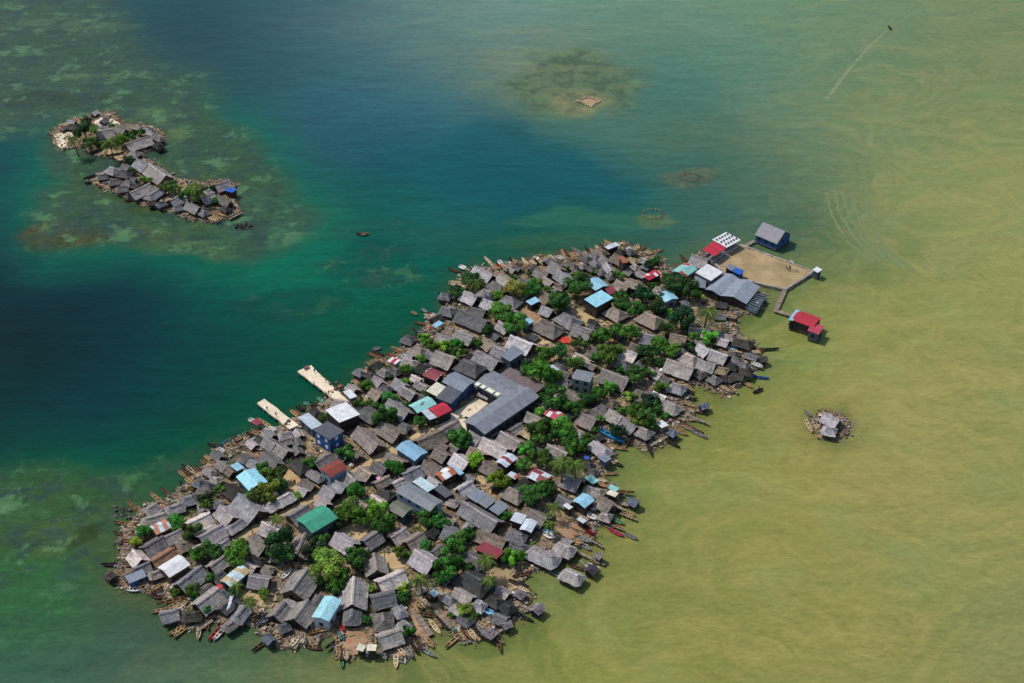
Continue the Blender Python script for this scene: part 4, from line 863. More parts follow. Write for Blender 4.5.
# roofless timber deck at the water's edge below the slate roofs
def deck_frame():
    P = [at(720+x/8, 260+y/8, 1.2) for x, y in ((165, 372), (215, 285), (362, 312), (290, 432))]; c = sum(P, Vector())/4; c.z = 0
    rt = empty('timber_deck', c); tag(rt, 'roofless deck of slate-blue timbers jutting out below the court', 'deck'); Q = [p-c for p in P]
    mb = MB(); mb.add([Vector((q.x, q.y, 1.2)) for q in Q]+[Vector((q.x, q.y, .9)) for q in Q], [(3, 2, 1, 0) if (Q[1]-Q[0]).cross(Q[2]-Q[1]).z < 0 else (0, 1, 2, 3), (0, 1, 5, 4), (1, 2, 6, 5), (2, 3, 7, 6), (3, 0, 4, 7)]); mb.build('floor_deck', BARK_M, rt, srgb(92, 100, 108))
    for i in range(4):
        a, b = Q[i], Q[(i+1) % 4]; m = (a+b)/2; mb = MB(); mb.box((m.x, m.y, 1.9), ((b-a).length, .22, 1.4), math.atan2((b-a).y, (b-a).x)); mb.build('low_wall', PAINT_M, rt, srgb(110, 124, 138))
    for k in range(7):
        a = Q[0].lerp(Q[1], (k+.5)/7); b = Q[3].lerp(Q[2], (k+.5)/7); m = (a+b)/2; mb = MB(); mb.box((m.x, m.y, 2.9), ((b-a).length, .25, .25), math.atan2((b-a).y, (b-a).x)); mb.build('beam', BARK_M, rt, srgb(128, 136, 142))
    for k in range(9):
        a = Q[0].lerp(Q[1], random.uniform(.1, .9)); b = Q[3].lerp(Q[2], random.uniform(.1, .9)); q = a.lerp(b, random.uniform(.1, .9)); mb = MB(); mb.box((q.x, q.y, 1.6), (random.uniform(.6, 2), random.uniform(.4, 1), .7), random.uniform(0, 3)); mb.build('crate', PAINT_M, rt, srgb(*random.choice([(206, 208, 206), (70, 76, 84), (150, 156, 160)])))
    for q in Q:
        mb = MB(); mb.cyl((q.x*.94, q.y*.94, -1.2), (q.x*.94, q.y*.94, 2.9), .14, n=6); mb.build('post', BARK_M, rt, srgb(80, 76, 74))
deck_frame()
# ---------------------------------------------------------------- what stands where
SHADE = {'l': (170, 162, 160), 'm': (136, 132, 131), 'd': (102, 100, 100), 'k': (65, 64, 61), 'b': (127, 117, 108), 'p': (153, 143, 141), 's': (151, 139, 115), 'o': (159, 125, 103)}
LOOK = {'l': 'pale grey', 'm': 'weathered grey', 'd': 'dark grey', 'k': 'blackened', 'b': 'brownish', 'p': 'pinkish grey', 's': 'straw brown', 'o': 'reddish brown'}
TINC = {'ltblue': (158, 208, 228), 'ltblue2': (140, 186, 212), 'cyan': (164, 226, 240), 'cyan2': (172, 226, 234), 'palewhite': (206, 214, 220), 'icewhite': (206, 228, 230), 'white': (240, 238, 236), 'cream': (236, 226, 200),
        'red': (196, 44, 62), 'pinkred': (202, 76, 96), 'dkred': (146, 62, 70), 'mint': (150, 208, 200), 'rust': (176, 104, 72), 'rust2': (142, 62, 46), 'greythatch': (140, 136, 142), 'slate': (132, 140, 150), 'paleslate': (150, 157, 166), 'dkslate': (94, 95, 101), 'greymetal': (132, 136, 140),
        'grey': (120, 122, 124), 'brownmetal': (124, 108, 106), 'green': (62, 160, 128), 'mossgrey': (120, 122, 104), 'salmon': (192, 128, 102), 'tan': (196, 170, 130), 'blue': (36, 100, 200)}
WALLC = {'dark': (60, 50, 46), 'brown': (96, 74, 58), 'darkbrown': (70, 54, 48), 'grey': (116, 116, 116), 'palegrey': (178, 180, 180), 'slate': (80, 90, 100), 'blue': (54, 88, 134), 'greygreen': (124, 136, 132), 'bluegrey': (128, 150, 168)}
def inside(poly, x, y):
    r = False; n = len(poly); j = n-1
    for i in range(n):
        a, b = poly[i], poly[j]
        if (a.y > y) != (b.y > y) and x < (b.x-a.x)*(y-a.y)/(b.y-a.y)+a.x: r = not r
        j = i
    return r
def on_land(x, y): return inside(MAIN, x, y) or inside(SMALL, x, y) or inside(TINY, x, y)

class Rec: pass
HOUSES = []
for ox, oy, line in blocks(THATCH):
    for row in line.split(';'):
        a = row.split(); x1, y1, x2, y2, w = map(float, a[:5])
        if w <= 0: continue
        h = Rec(); h.kind = a[5]; h.shade = a[6]; h.tin = None
        h.W = w*(.9 if a[5] != 'r' else .68); h.big = w >= 7.4 and a[5] != 'r'; h.he = 1.35 + .06*w; rise = h.W/2*(.72 if a[5] != 'h' else .66); zr = GZ + h.he + rise
        p = at(ox+x1/8, oy+y1/8, zr); q = at(ox+x2/8, oy+y2/8, zr)
        h.c = (p+q)/2; d = q-p; h.ang = math.atan2(d.y, d.x)
        L = d.length + (h.W*.45 if a[5] == 'h' else h.W*.4 if a[5] == 'r' else 0.4)
        h.L = max(L, h.W*1.02); h.rise = rise; h.px = (ox+(x1+x2)/16, oy+(y1+y2)/16+4)
        HOUSES.append(h)
for ox, oy, line in blocks(TIN):
    f = [s.strip() for s in line.split('|')]
    v = list(map(float, f[0].split())); h = Rec(); h.tin = f[3]; h.wall = f[4]; h.label = f[5]; h.kind = f[2]; h.he = float(f[1])
    P = [at(ox+v[i]/8, oy+v[i+1]/8, GZ+h.he) for i in range(0, 8, 2)]
    e1 = ((P[1]-P[0])+(P[2]-P[3]))/2; e2 = ((P[2]-P[1])+(P[3]-P[0]))/2
    h.c = sum(P, Vector())/4; step = .86 if 'three slate roofs' in h.label else .97
    A = abs(e1.x*e2.y-e1.y*e2.x)
    # the two edge directions made square to one another
    t1 = math.atan2(e1.y, e1.x); t2 = math.atan2(e2.y, e2.x) - PI/2
    dd = (t2-t1+PI/2) % PI - PI/2
    t = t1 + dd*(.35 if e1.length > e2.length else .65)
    r = math.sqrt(A/(e1.length*e2.length))
    if e1.length >= e2.length: h.ang = t; h.L = e1.length*r; h.W = e2.length*r
    else: h.ang = t+PI/2; h.L = e2.length*r; h.W = e1.length*r
    h.L *= step; h.W *= step
    h.rise = h.W/2*(.7 if h.tin == 'greythatch' else .26) if h.kind == 'gable' else (h.W*.07 if h.kind == 'shed' else .1)
    h.px = (ox+sum(v[0::2])/32, oy+sum(v[1::2])/32); h.shade = None
    HOUSES.append(h)
# the school: two grey wings round the sandy plaza
def quadhouse(tile, v, he, kind, tin, wall, label, rise=.3):
    h = Rec(); h.tin = tin; h.wall = wall; h.label = label; h.kind = kind; h.he = he; h.shade = None
    P = [at(tile[0]+v[i]/8, tile[1]+v[i+1]/8, GZ+he) for i in range(0, 8, 2)]
    return P
def corners(h, k=1.0, dz=0):
    c, s = math.cos(h.ang), math.sin(h.ang)
    return [(h.c.x+c*a*h.L/2*k-s*b*h.W/2*k, h.c.y+s*a*h.L/2*k+c*b*h.W/2*k) for a, b in ((-1, -1), (1, -1), (1, 1), (-1, 1))]
def clash(a, b):
    ca, cb = corners(a), corners(b)
    best = 1e9
    for ang in (a.ang, a.ang+PI/2, b.ang, b.ang+PI/2):
        ux, uy = math.cos(ang), math.sin(ang)
        pa = [x*ux+y*uy for x, y in ca]; pb = [x*ux+y*uy for x, y in cb]
        o = min(max(pa), max(pb))-max(min(pa), min(pb))
        if o <= 0: return 0
        best = min(best, o)
    return best
STREETS = [(229, 546, 262, 526, 3.0), (262, 526, 305, 504, 3.0), (305, 504, 330, 484, 3.0), (330, 484, 356, 471, 3.0), (356, 471, 381, 455, 3.0), (381, 455, 412, 437, 3.0), (412, 437, 440, 421, 3.4), (440, 421, 478, 400, 4.5), (456, 421, 467, 430, 3.5),
 (466, 414, 484, 402, 9.0), (284, 474, 296, 486, 5.0), (574, 313, 590, 320, 6.0), (524, 312, 536, 317, 3.0), (352, 526, 366, 538, 5.0), (386, 560, 402, 566, 5.0), (500, 574, 516, 582, 8.0), (250, 597, 266, 602, 4.0), (350, 634, 362, 648, 7.0), (414, 606, 424, 636, 5.0), (430, 606, 446, 628, 6.0), (560, 524, 576, 532, 7.0)]
KEEP = []
for x1, y1, x2, y2, w in STREETS:              # ways and yards that stay open
    p, q = at(x1, y1, GZ), at(x2, y2, GZ); k = Rec(); k.c = (p+q)/2; d = q-p; k.L = d.length; k.W = w; k.ang = math.atan2(d.y, d.x); k.tin = 'open'; k.fixed = True; k.big = False; KEEP.append(k)
for h in HOUSES:
    h.fixed = False
    if h.tin: h.big = False
for it in range(24):                     # neighbours are eased apart and trimmed until their walls are clear of one another
    n = 0
    for i, a in enumerate(HOUSES):
        for b in HOUSES[i+1:]+KEEP:
            d = b.c-a.c
            if d.x*d.x+d.y*d.y > ((a.L+b.L)*.75)**2: continue
            o = clash(a, b)
            if b.fixed and a.tin: continue
            pa = bool(a.tin) or a.big; pb = bool(b.tin) or b.fixed or b.big
            if b.fixed and a.big: o -= 1.2
            if a.tin and b.tin: o -= 1.3
            elif (a.tin or b.tin) and not b.fixed: o -= .3
            elif not b.fixed: o -= .1
            if o > .05:
                n += 1; u = Vector((d.x, d.y, 0)); u = u.normalized() if u.length > .01 else Vector((1, 0, 0))
                fa, fb = (.15, .85) if pa and not pb else (.85, .15) if pb and not pa else (.5, .5)
                if b.fixed: fa, fb = 1.0, 0.0
                s = min(o, 1.2)*.13
                a.c = a.c - u*s*fa
                if not b.fixed: b.c = b.c + u*s*fb
                for h, f in ((a, fa), (b, fb)):
                    if not h.fixed and h.W > 2.6: h.W *= 1-.05*f; h.L *= 1-.035*f
    if not n: break
for h in HOUSES:
    if not h.tin: h.rise = h.W/2*(.72 if h.kind != 'h' else .66)
for h in HOUSES:
    h.over = not on_land(h.c.x, h.c.y) and h.label_court if hasattr(h, 'label_court') else not on_land(h.c.x, h.c.y)
    h.z = GZ if not h.over else .75

# ---------------------------------------------------------------- labels: told apart by the nearest well-known thing and the side it lies on
LANDMARKS = [('the green roofed hall', 316, 519), ('the rust-red tin house', 333, 469), ('the big turquoise roof', 251, 479), ('the gleaming white roof', 174, 566), ('the salmon roofed house', 160, 533),
 ('the pale turquoise house', 325, 608), ('the long two-storey house', 420, 497), ('the sky blue tin house', 412, 451), ('the cream-white warehouse', 342, 413), ('the two-storey blue house', 328, 432),
 ('the bright red street house', 440, 410), ('the crimson roof', 434, 375), ('the grey school', 497, 402), ('the raspberry roof', 555, 415), ('the boxy grey house', 582, 378), ('the tall turquoise-roofed house', 599, 299),
 ('the red-striped roof', 651, 275), ('the white hall', 708, 272), ('the court slate roof', 735, 295), ('the muddy-shore palms', 568, 463), ('the rust-streaked roof', 584, 501),
 ('the big blue canoe', 611, 439), ('the brown stone landing', 355, 640), ('the canoe inlet', 432, 625), ('the banana palms', 240, 596), ('the short pier', 285, 420), ('the long pier', 325, 385),
 ('the three slate roofs', 487, 502), ('the patched white house', 507, 461), ('the bare foundation', 582, 317), ('the boathouse dock', 443, 324), ('the brown beach', 570, 525), ('the silted yard', 508, 580),
 ('the reef tip', 128, 575), ('the dull red roof', 488, 549), ('the court palm', 708, 313), ('the rust landing house', 622, 259), ('the yellow shrub', 503, 360), ('the outermost bay huts', 460, 270)]
LAND_S = [('the islet sand clearing', 67, 137), ('the islet orange tarpaulin', 151, 180), ('the islet blue tarpaulin', 231, 190), ('the islet white yard', 103, 123), ('the islet long roof', 137, 142)]
LAND_E = [('the lone rubble islet', 828, 425)]
ORD = ['nearest', 'second', 'third', 'fourth', 'fifth', 'sixth', 'seventh', 'eighth', 'ninth', 'tenth']
SIDES = [((.6, .8), 'on its muddy side'), ((-.6, -.8), 'on its blue-water side'), ((.85, -.52), 'on its court side'), ((-.85, .52), 'on its reef side')]
SIDES_S = [((.6, .8), 'on its village side'), ((-.6, -.8), 'on its reef side'), ((.85, -.52), 'on its strait side'), ((-.85, .52), 'on its deep side')]
def side(d, sides):
    return max(range(4), key=lambda i: d[0]*sides[i][0][0]+d[1]*sides[i][0][1])
def name_all(items, phrase):
    "items: list of (px, py); returns for each (phrase of place) that no other item of the kind gets"
    used = set(); out = [None]*len(items)
    table = {}
    for small in range(3):
        lm = (LANDMARKS, LAND_S, LAND_E)[small]; sides = (SIDES, SIDES_S, SIDES)[small]
        idx = [i for i, p in enumerate(items) if (1 if p[0] < 260 and p[1] < 240 else 2 if p[0] > 795 and p[1] > 380 else 0) == small]
        for li, (nm, lx, ly) in enumerate(lm):
            sec = {0: [], 1: [], 2: [], 3: []}
            for i in idx:
                d = (items[i][0]-lx, (items[i][1]-ly)*1.5); r = math.hypot(*d)
                sec[side(d, sides)].append((r, i))
            for s in sec:
                for k, (r, i) in enumerate(sorted(sec[s])[:10]):
                    table.setdefault(i, []).append((r+9*k, nm, sides[s][1], k))
    for i in range(len(items)):
        c = sorted(table.get(i, []))
        if c:
            _, nm, sd, k = c[0]
            out[i] = f"{ORD[k]} from {nm} {sd}" if k else f"nearest {nm} {sd}"
        else: out[i] = None
    return out

# ---------------------------------------------------------------- houses
def thatch_mesh(h):
    "a thatch of two or four sides, ragged at the eaves"
    a = h.L/2 + .25; b = h.W/2 + .45; zr = h.rise + .12; ze = -.25
    ra = a + .15 if h.kind == 'g' else max(a - b*(.62 if h.kind == 'h' else .5), .3)
    nu = max(5, int(h.L/.9)); nv = 6
    V, F, U = [], [], []
    r_ = random.Random(int(h.c.x*13+h.c.y*7))
    sag = r_.uniform(.05, .22)
    def sheet(eave, ridge, u0):
        base = len(V); n = len(eave); u = u0
        for i in range(n):
            if i: u += (eave[i]-eave[i-1]).length
            sl = (eave[i]-ridge[i]).length
            for j in range(nv+1):
                t = j/nv; p = ridge[i].lerp(eave[i], t)
                p = p + Vector((0, 0, -math.sin(t*PI)*.10*b*.5 + (r_.uniform(-.07, .07) if 0 < j else 0)))
                if j == nv: p = p + Vector((r_.uniform(-.12, .12), r_.uniform(-.12, .12), r_.uniform(-.10, .10)))
                V.append(p); U.append((u, t*sl))
        for i in range(n-1):
            for j in range(nv):
                F.append((base+i*(nv+1)+j, base+i*(nv+1)+j+1, base+(i+1)*(nv+1)+j+1, base+(i+1)*(nv+1)+j))
        # thick lower edge
        low = len(V)
        for i in range(n):
            e = V[base+i*(nv+1)+nv]; V.append(e + Vector((0, 0, -.28)) + (ridge[i]-eave[i]).normalized()*.15); U.append((U[base+i*(nv+1)+nv][0], U[base+i*(nv+1)+nv][1]+.3))
        for i in range(n-1): F.append((base+i*(nv+1)+nv, low+i, low+i+1, base+(i+1)*(nv+1)+nv))
        return base, n
    def sagz(x): return -sag*(1-(x/max(ra, .1))**2)
    for s in (-1, 1):
        ex = [(-a + 2*a*i/nu) for i in range(nu+1)]
        if h.kind == 'r': ex = [x*.86 for x in ex]
        if s > 0: ex = ex[::-1]
        eave = [Vector((x, s*b, ze)) for x in ex]
        ridge = [Vector((x*ra/(a*(.86 if h.kind == 'r' else 1)), 0, zr+sagz(x*ra/a))) for x in ex]
        sheet(eave, ridge, 0 if s < 0 else 40)
    if h.kind != 'g':
        for s in (-1, 1):
            n = 6
            if h.kind == 'h': eave = [Vector((s*a, s*b*(-1+2*i/n), ze)) for i in range(n+1)]
            else:
                n = 8; eave = []
                for i in range(n+1):
                    t = -PI/2 + PI*i/n
                    eave.append(Vector((s*(a*.86 + a*.14*math.cos(t) + .35*math.cos(t)), s*b*math.sin(t), ze)))
            ridge = [Vector((s*ra, 0, zr))]*(n+1)
            sheet(eave, ridge, 80+s*10)
    else:
        # dark verge under both gable ends
        pass
    me = mesh_of('roof', V, F, U); me.materials.append(THATCH_M)
    return me, ra, zr, sagz
def wall_mesh(h, top_extra=0.0, gable=True, z0=-.5, inset=.1, shed=0.0):
    a = h.L/2-inset; b = h.W/2-inset; z1 = h.he
    vs = [(-a, -b, z0), (a, -b, z0), (a, b, z0), (-a, b, z0), (-a, -b, z1-shed/2), (a, -b, z1-shed/2), (a, b, z1+shed/2), (-a, b, z1+shed/2)]
    fs = [(0, 1, 5, 4), (2, 3, 7, 6)]
    if gable:
        vs += [(-a, 0, z1+h.rise*.93), (a, 0, z1+h.rise*.93)]
        fs += [(1, 2, 6, 9, 5), (3, 0, 4, 8, 7)]
    else: fs += [(1, 2, 6, 5), (3, 0, 4, 7), (4, 5, 6, 7)]
    return vs, fs
def tint(c, r_, v=.1):
    f = 1 + r_.uniform(-v, v); return srgb(*[min(250, x*f) for x in c])
def slab(verts_top, th):
    return
def tin_roof_mesh(h):
    a = h.L/2+.25; b = h.W/2+.25; V, F, U = [], [], []
    def plane(p):
        base = len(V); e = p[1]-p[0]; d = p[3]-p[0]; nu = max(2, int(e.length/1.2)); nv = 4
        for side_ in (0, -.10):
            for i in range(nu+1):
                for j in range(nv+1):
                    q = p[0]+e*(i/nu)+d*(j/nv) + Vector((0, 0, side_))
                    if 0 < i < nu and side_ == 0: q = q + Vector((0, 0, random.uniform(-.03, .03)))
                    V.append(q); U.append((i/nu*e.length, j/nv*d.length))
        w = nv+1; m = (nu+1)*w
        for i in range(nu):
            for j in range(nv):
                k = base+i*w+j; F.append((k, k+w, k+w+1, k+1)); F.append((k+m+1, k+m+w+1, k+m+w, k+m))
        for i in range(nu):
            k = base+i*w; F.append((k, k+m, k+m+w, k+w)); k += nv; F.append((k, k+w, k+m+w, k+m))
        for j in range(nv):
            k = base+j; F.append((k, k+1, k+m+1, k+m)); k += nu*w; F.append((k, k+m, k+m+1, k+1))
    if h.kind == 'gable':
        r = h.rise
        plane([Vector((-a, -b, -.05)), Vector((a, -b, -.05)), Vector((a, -.004, r)), Vector((-a, -.004, r))])
        plane([Vector((a, b, -.05)), Vector((-a, b, -.05)), Vector((-a, .004, r)), Vector((a, .004, r))])
    else:
        s = h.rise/2 + .03
        plane([Vector((-a, -b, -s+.08)), Vector((a, -b, -s+.08)), Vector((a, b, s+.08)), Vector((-a, b, s+.08))])
    me = mesh_of('roof', V, F, U); me.materials.append(TIN_M)
    return me
def stilts(h, parent):
    a = h.L/2-.35; b = h.W/2-.35
    nx = max(2, int(h.L/2.6)); ny = 2 if h.W < 5 else 3
    for i in range(nx+1):
        for j in range(ny):
            if ny == 3 and 0 < i < nx and j == 1: continue
            mb = MB(); x = -a+2*a*i/nx; y = -b+2*b*j/(ny-1)
            mb.cyl((x, y, -2.2), (x, y, .02), .13, n=5); mb.build('stilt', BARK_M, parent, srgb(74, 62, 54))
    mb = MB(); mb.box((0, 0, .0), (h.L, h.W, .16)); mb.build('floor_deck', BARK_M, parent, srgb(96, 82, 68))

thatch_list = [h for h in HOUSES if not h.tin]
names = name_all([h.px for h in thatch_list], 'one')
FORM = {'g': 'gabled', 'h': 'hip-roofed', 'r': 'round-ended'}
seen_labels = set()
for h, nm in zip(thatch_list, names):
    r_ = random.Random(int(h.c.x*31+h.c.y*17))
    root = empty('thatched_house', (h.c.x, h.c.y, h.z), h.ang)
    lab = f"{LOOK[h.shade]} {FORM[h.kind]} thatched house, {nm}"
    tag(root, lab, 'house', 'thatched houses crowded on the islands'); h.root = root
    me, ra, zr, sagz = thatch_mesh(h)
    hue = r_.uniform(-.03, .06); rc = tint((SHADE[h.shade][0]*(1+hue*.6), SHADE[h.shade][1], SHADE[h.shade][2]*(1-hue)), r_, .14)
    roof = link_mesh('roof', me, root, rc); roof.location = (0, 0, h.he)
    cap = MB(); cw = .42; n = 7; lo_ = [];
    for i in range(n+1):
        x = -ra + 2*ra*i/n; z = zr + sagz(x) + .10 + r_.uniform(-.03, .03); lo_ += [(x, -cw, z-.26), (x, 0, z), (x, cw, z-.26)]
    cap.add(lo_, [f for i in range(n) for f in ((3*i, 3*i+3, 3*i+4, 3*i+1), (3*i+1, 3*i+4, 3*i+5, 3*i+2))])
    cm = mesh_of('ridge_cap', cap.v, cap.f, [(x, y) for x, y, z in cap.v]); cm.materials.append(THATCH_M)
    k = r_.choice([.8, 1.0, 1.15, 1.5]); link_mesh('ridge_cap', cm, roof, (min(rc[0]*k*1.05, .8), rc[1]*k, rc[2]*k*.98, 1))
    vs, fs = wall_mesh(h, gable=h.kind == 'g', z0=-.7 if not h.over else .05, inset=.25)
    wm = mesh_of('wall', vs, fs); wm.materials.append(WALL_M)
    wc = r_.choice([(66, 54, 46), (82, 66, 54), (58, 50, 46), (98, 82, 66), (74, 66, 62), (86, 78, 72)])
    link_mesh('wall', wm, root, tint(wc, r_))
    dm = MB(); sx = r_.choice((-1, 1)); dm.box((sx*h.L*.12, -h.W/2+.22, .85), (.9, .12, 1.7)); dm.build('door', PAINT_M, root, srgb(*r_.choice([(46, 40, 36), (60, 70, 84), (110, 90, 66)])))
    dm = MB(); dm.box((h.L/2-.22, sx*h.W*.1, .9), (.12, .9, 1.75)); dm.build('door', PAINT_M, root, srgb(38, 33, 31))
    if h.over: stilts(h, root)

for h in [h for h in HOUSES if h.tin]:
    r_ = random.Random(int(h.c.x*31+h.c.y*17))
    cols = h.tin.split('/')
    small = h.L < 4.5
    nm = 'awning' if h.he <= 2.2 else 'booth' if 'booth' in h.label else 'tin_shed' if small or any(w in h.label for w in ('shed', 'lean-to', 'hut')) else 'pavilion' if 'pavilion' in h.label else 'tin_roofed_house'
    root = empty(nm, (h.c.x, h.c.y, h.z), h.ang)
    tag(root, h.label, nm.replace('_', ' ').replace('tin roofed ', ''), None); h.root = root
    roof = link_mesh('roof', tin_roof_mesh(h), root, tint(TINC[cols[0]], r_, .03)); roof.location = (0, 0, h.he)
    if len(cols) > 1:
        roof['patch_colour'] = [float(x) for x in srgb(*TINC[cols[1]])[:3]]; roof['patch_amount'] = .3 if h.tin not in ('ltblue/rust', 'mint/red') else .16
    else: roof['patch_colour'] = [.5, .5, .5]; roof['patch_amount'] = 0.0
    roof['patch_rows'] = 0.0 if h.tin in ('red/white', 'ltblue/rust', 'rust/white', 'mint/red', 'icewhite/tan', 'white/pinkred', 'salmon/palewhite') else .36
    if nm in ('awning', 'pavilion'):
        for x in (-1, 0, 1):
            for y in (-1, 1):
                mb = MB(); mb.cyl((x*(h.L/2-.15), y*(h.W/2-.15), -1.6 if h.over else -.4), (x*(h.L/2-.15), y*(h.W/2-.15), h.he), .09, n=6); mb.build('post', PAINT_M, root, srgb(150, 146, 140))
        if nm == 'pavilion':
            mb = MB(); mb.box((0, 0, .05), (h.L, h.W, .3)); mb.build('floor_deck', PAINT_M, root, srgb(130, 124, 116))
            mb = MB()
            for s in (-1, 1): mb.box((0, s*(h.W/2-.3), .75), (h.L-.9, .12, 1.1)); mb.box((s*(h.L/2-.3), 0, .75), (.12, h.W-.9, 1.1))
            mb.build('railing', PAINT_M, root, srgb(170, 172, 172))
            if cols[0] == 'white':
                for i in range(5):
                    for j in range(3):
                        mb = MB(); x = (-.4+.2*i)*h.L; y = (-.32+.32*j)*h.W
                        mb.box((x, y, .42), (.7, .35, .5)); mb.build('roof_vent', PAINT_M, roof, srgb(90, 92, 100))
            if h.over: stilts(h, root)
        continue
    vs, fs = wall_mesh(h, gable=h.kind == 'gable', z0=-.7 if not h.over else .05, inset=.12, shed=h.rise if h.kind == 'shed' else 0)
    wm = mesh_of('wall', vs, fs); wm.materials.append(PAINT_M)
    link_mesh('wall', wm, root, tint(WALLC[h.wall], r_, .05))
    mb = MB(); mb.box((h.L*.2, -h.W/2+.10, 1.0), (1.0, .14, 2.0)); mb.build('door', PAINT_M, root, srgb(52, 46, 44))
    if not small:
        wc = (225, 235, 240) if 'white windows' in h.label else (40, 44, 50)
        storeys = (1.4, 4.0) if h.he > 5 else (1.5,)
        for z in storeys:
            for s in (-1, 1):
                n = max(2, int(h.L/3))
                for i in range(n):
                    x = -h.L/2 + h.L*(i+.5)/n
                    if z < 2 and s < 0 and abs(x-h.L*.2) < 1.3: continue
                    mb = MB(); mb.box((x, s*(h.W/2-.10), z+.25), (1.1, .13, 1.1)); mb.build('window', PAINT_M, root, srgb(*wc))
                mb = MB(); mb.box((s*(h.L/2-.10), 0, z+.25), (.13, 1.1, 1.1)); mb.build('window', PAINT_M, root, srgb(*wc))
    if h.over: stilts(h, root)

# ---------------------------------------------------------------- cooking lean-tos squeezed between the houses
def lean_tos(n, poly, seed):
    r_ = random.Random(seed); got = []; xs = [p.x for p in poly]; ys = [p.y for p in poly]; tries = 0
    while len(got) < n and tries < 9000:
        tries += 1; h = Rec(); h.c = Vector((r_.uniform(min(xs), max(xs)), r_.uniform(min(ys), max(ys)), GZ)); h.tin = None; h.fixed = False
        if not on_land(h.c.x, h.c.y): continue
        nb = min(HOUSES, key=lambda q: (q.c-h.c).length_squared); h.ang = nb.ang + r_.choice((0, 0, PI/2)) + r_.uniform(-.1, .1); h.W = r_.uniform(2.0, 3.0); h.L = h.W*r_.uniform(1.1, 1.7); h.kind = r_.choice('ggh')
        if any(not on_land(*c) for c in corners(h)): continue
        if any((q.c-h.c).length_squared < 200 and clash(h, q) > .05 for q in HOUSES+KEEP): continue
        h.he = 1.35; h.rise = h.W*.3; h.shade = r_.choice('dkbmdp'); h.over = False; h.z = GZ; h.px = onmap(h.c); HOUSES.append(h); got.append(h)
    for h, nm in zip(got, name_all([h.px for h in got], '') if poly is MAIN else name_all([h.px for h in got], '')):
        root = empty('lean_to', (h.c.x, h.c.y, GZ), h.ang); tag(root, f"{LOOK[h.shade]} small thatched lean-to, {nm}", 'lean-to', 'small lean-tos between the houses')
        me, ra, zr, sagz = thatch_mesh(h); roof = link_mesh('roof', me, root, tint(SHADE[h.shade], r_, .15)); roof.location = (0, 0, h.he)
        vs, fs = wall_mesh(h, gable=h.kind == 'g', z0=-.6, inset=.2); wm = mesh_of('wall', vs, fs); wm.materials.append(WALL_M); link_mesh('wall', wm, root, tint((76, 64, 56), r_))
lean_tos(95, MAIN, 77)
lean_tos(14, SMALL, 78)

# ---------------------------------------------------------------- the school round the plaza
def school():
    root0 = at(505, 400, GZ); root = empty('school_building', root0)
    tag(root, 'large grey L-shaped school building with pale skylights beside the sandy plaza', 'building')
    inv = Matrix.Translation(-root0)
    for quad, he, rise in (((45, 440, 185, 560, 612, 262, 490, 150), 4.6, 1.0), ((120, 152, 270, 52, 560, 206, 440, 335), 4.5, .9)):
        h = Rec(); h.kind = 'gable'; h.he = he
        P = [at(460+quad[i]/8, 365+quad[i+1]/8, GZ+he) for i in range(0, 8, 2)]
        e1 = ((P[1]-P[0])+(P[2]-P[3]))/2; e2 = ((P[2]-P[1])+(P[3]-P[0]))/2
        c = sum(P, Vector())/4; h.c = c
        if e1.length < e2.length: e1, e2 = e2, e1
        h.ang = math.atan2(e1.y, e1.x); h.L = e1.length; h.W = abs(e1.x*e2.y-e1.y*e2.x)/e1.length
        h.rise = rise
        roof = link_mesh('roof', tin_roof_mesh(h), root, srgb(134, 137, 144)); roof['patch_colour'] = [.5, .5, .5]; roof['patch_amount'] = 0.0; roof['patch_rows'] = .36
        roof.location = Vector((c.x, c.y, GZ+he)) - root0; roof.rotation_euler = (0, 0, h.ang)
        vs, fs = wall_mesh(h, gable=True, inset=.5); wm = mesh_of('wall', vs, fs); wm.materials.append(PAINT_M)
        w = link_mesh('wall', wm, root, srgb(70, 76, 84)); w.location = Vector((c.x, c.y, GZ)) - root0; w.rotation_euler = (0, 0, h.ang)
        n = int(h.L/3)
        for i in range(n):
            for s in (-1, 1):
                mb = MB(); mb.box((-h.L/2+h.L*(i+.5)/n, s*(h.W/2-.47), 2.0), (1.5, .1, 1.3)); o = mb.build('window', PAINT_M, root, srgb(36, 40, 46)); o.location = w.location; o.rotation_euler = w.rotation_euler
        HOUSES.append(h)
        if len(quad) and quad[0] == 120:
            for x0, y0 in ((142, 152), (186, 174), (243, 204), (300, 232), (190, 104)):
                p = at(460+x0/8, 365+y0/8, GZ+he+.35) - root0
                mb = MB(); mb.box((0, 0, 0), (1.5 if x0 != 243 else 2.8, 1.6, .1)); o = mb.build('skylight', PAINT_M, root, srgb(226, 220, 196)); o.location = p; o.rotation_euler = (0, 0, h.ang)
school()

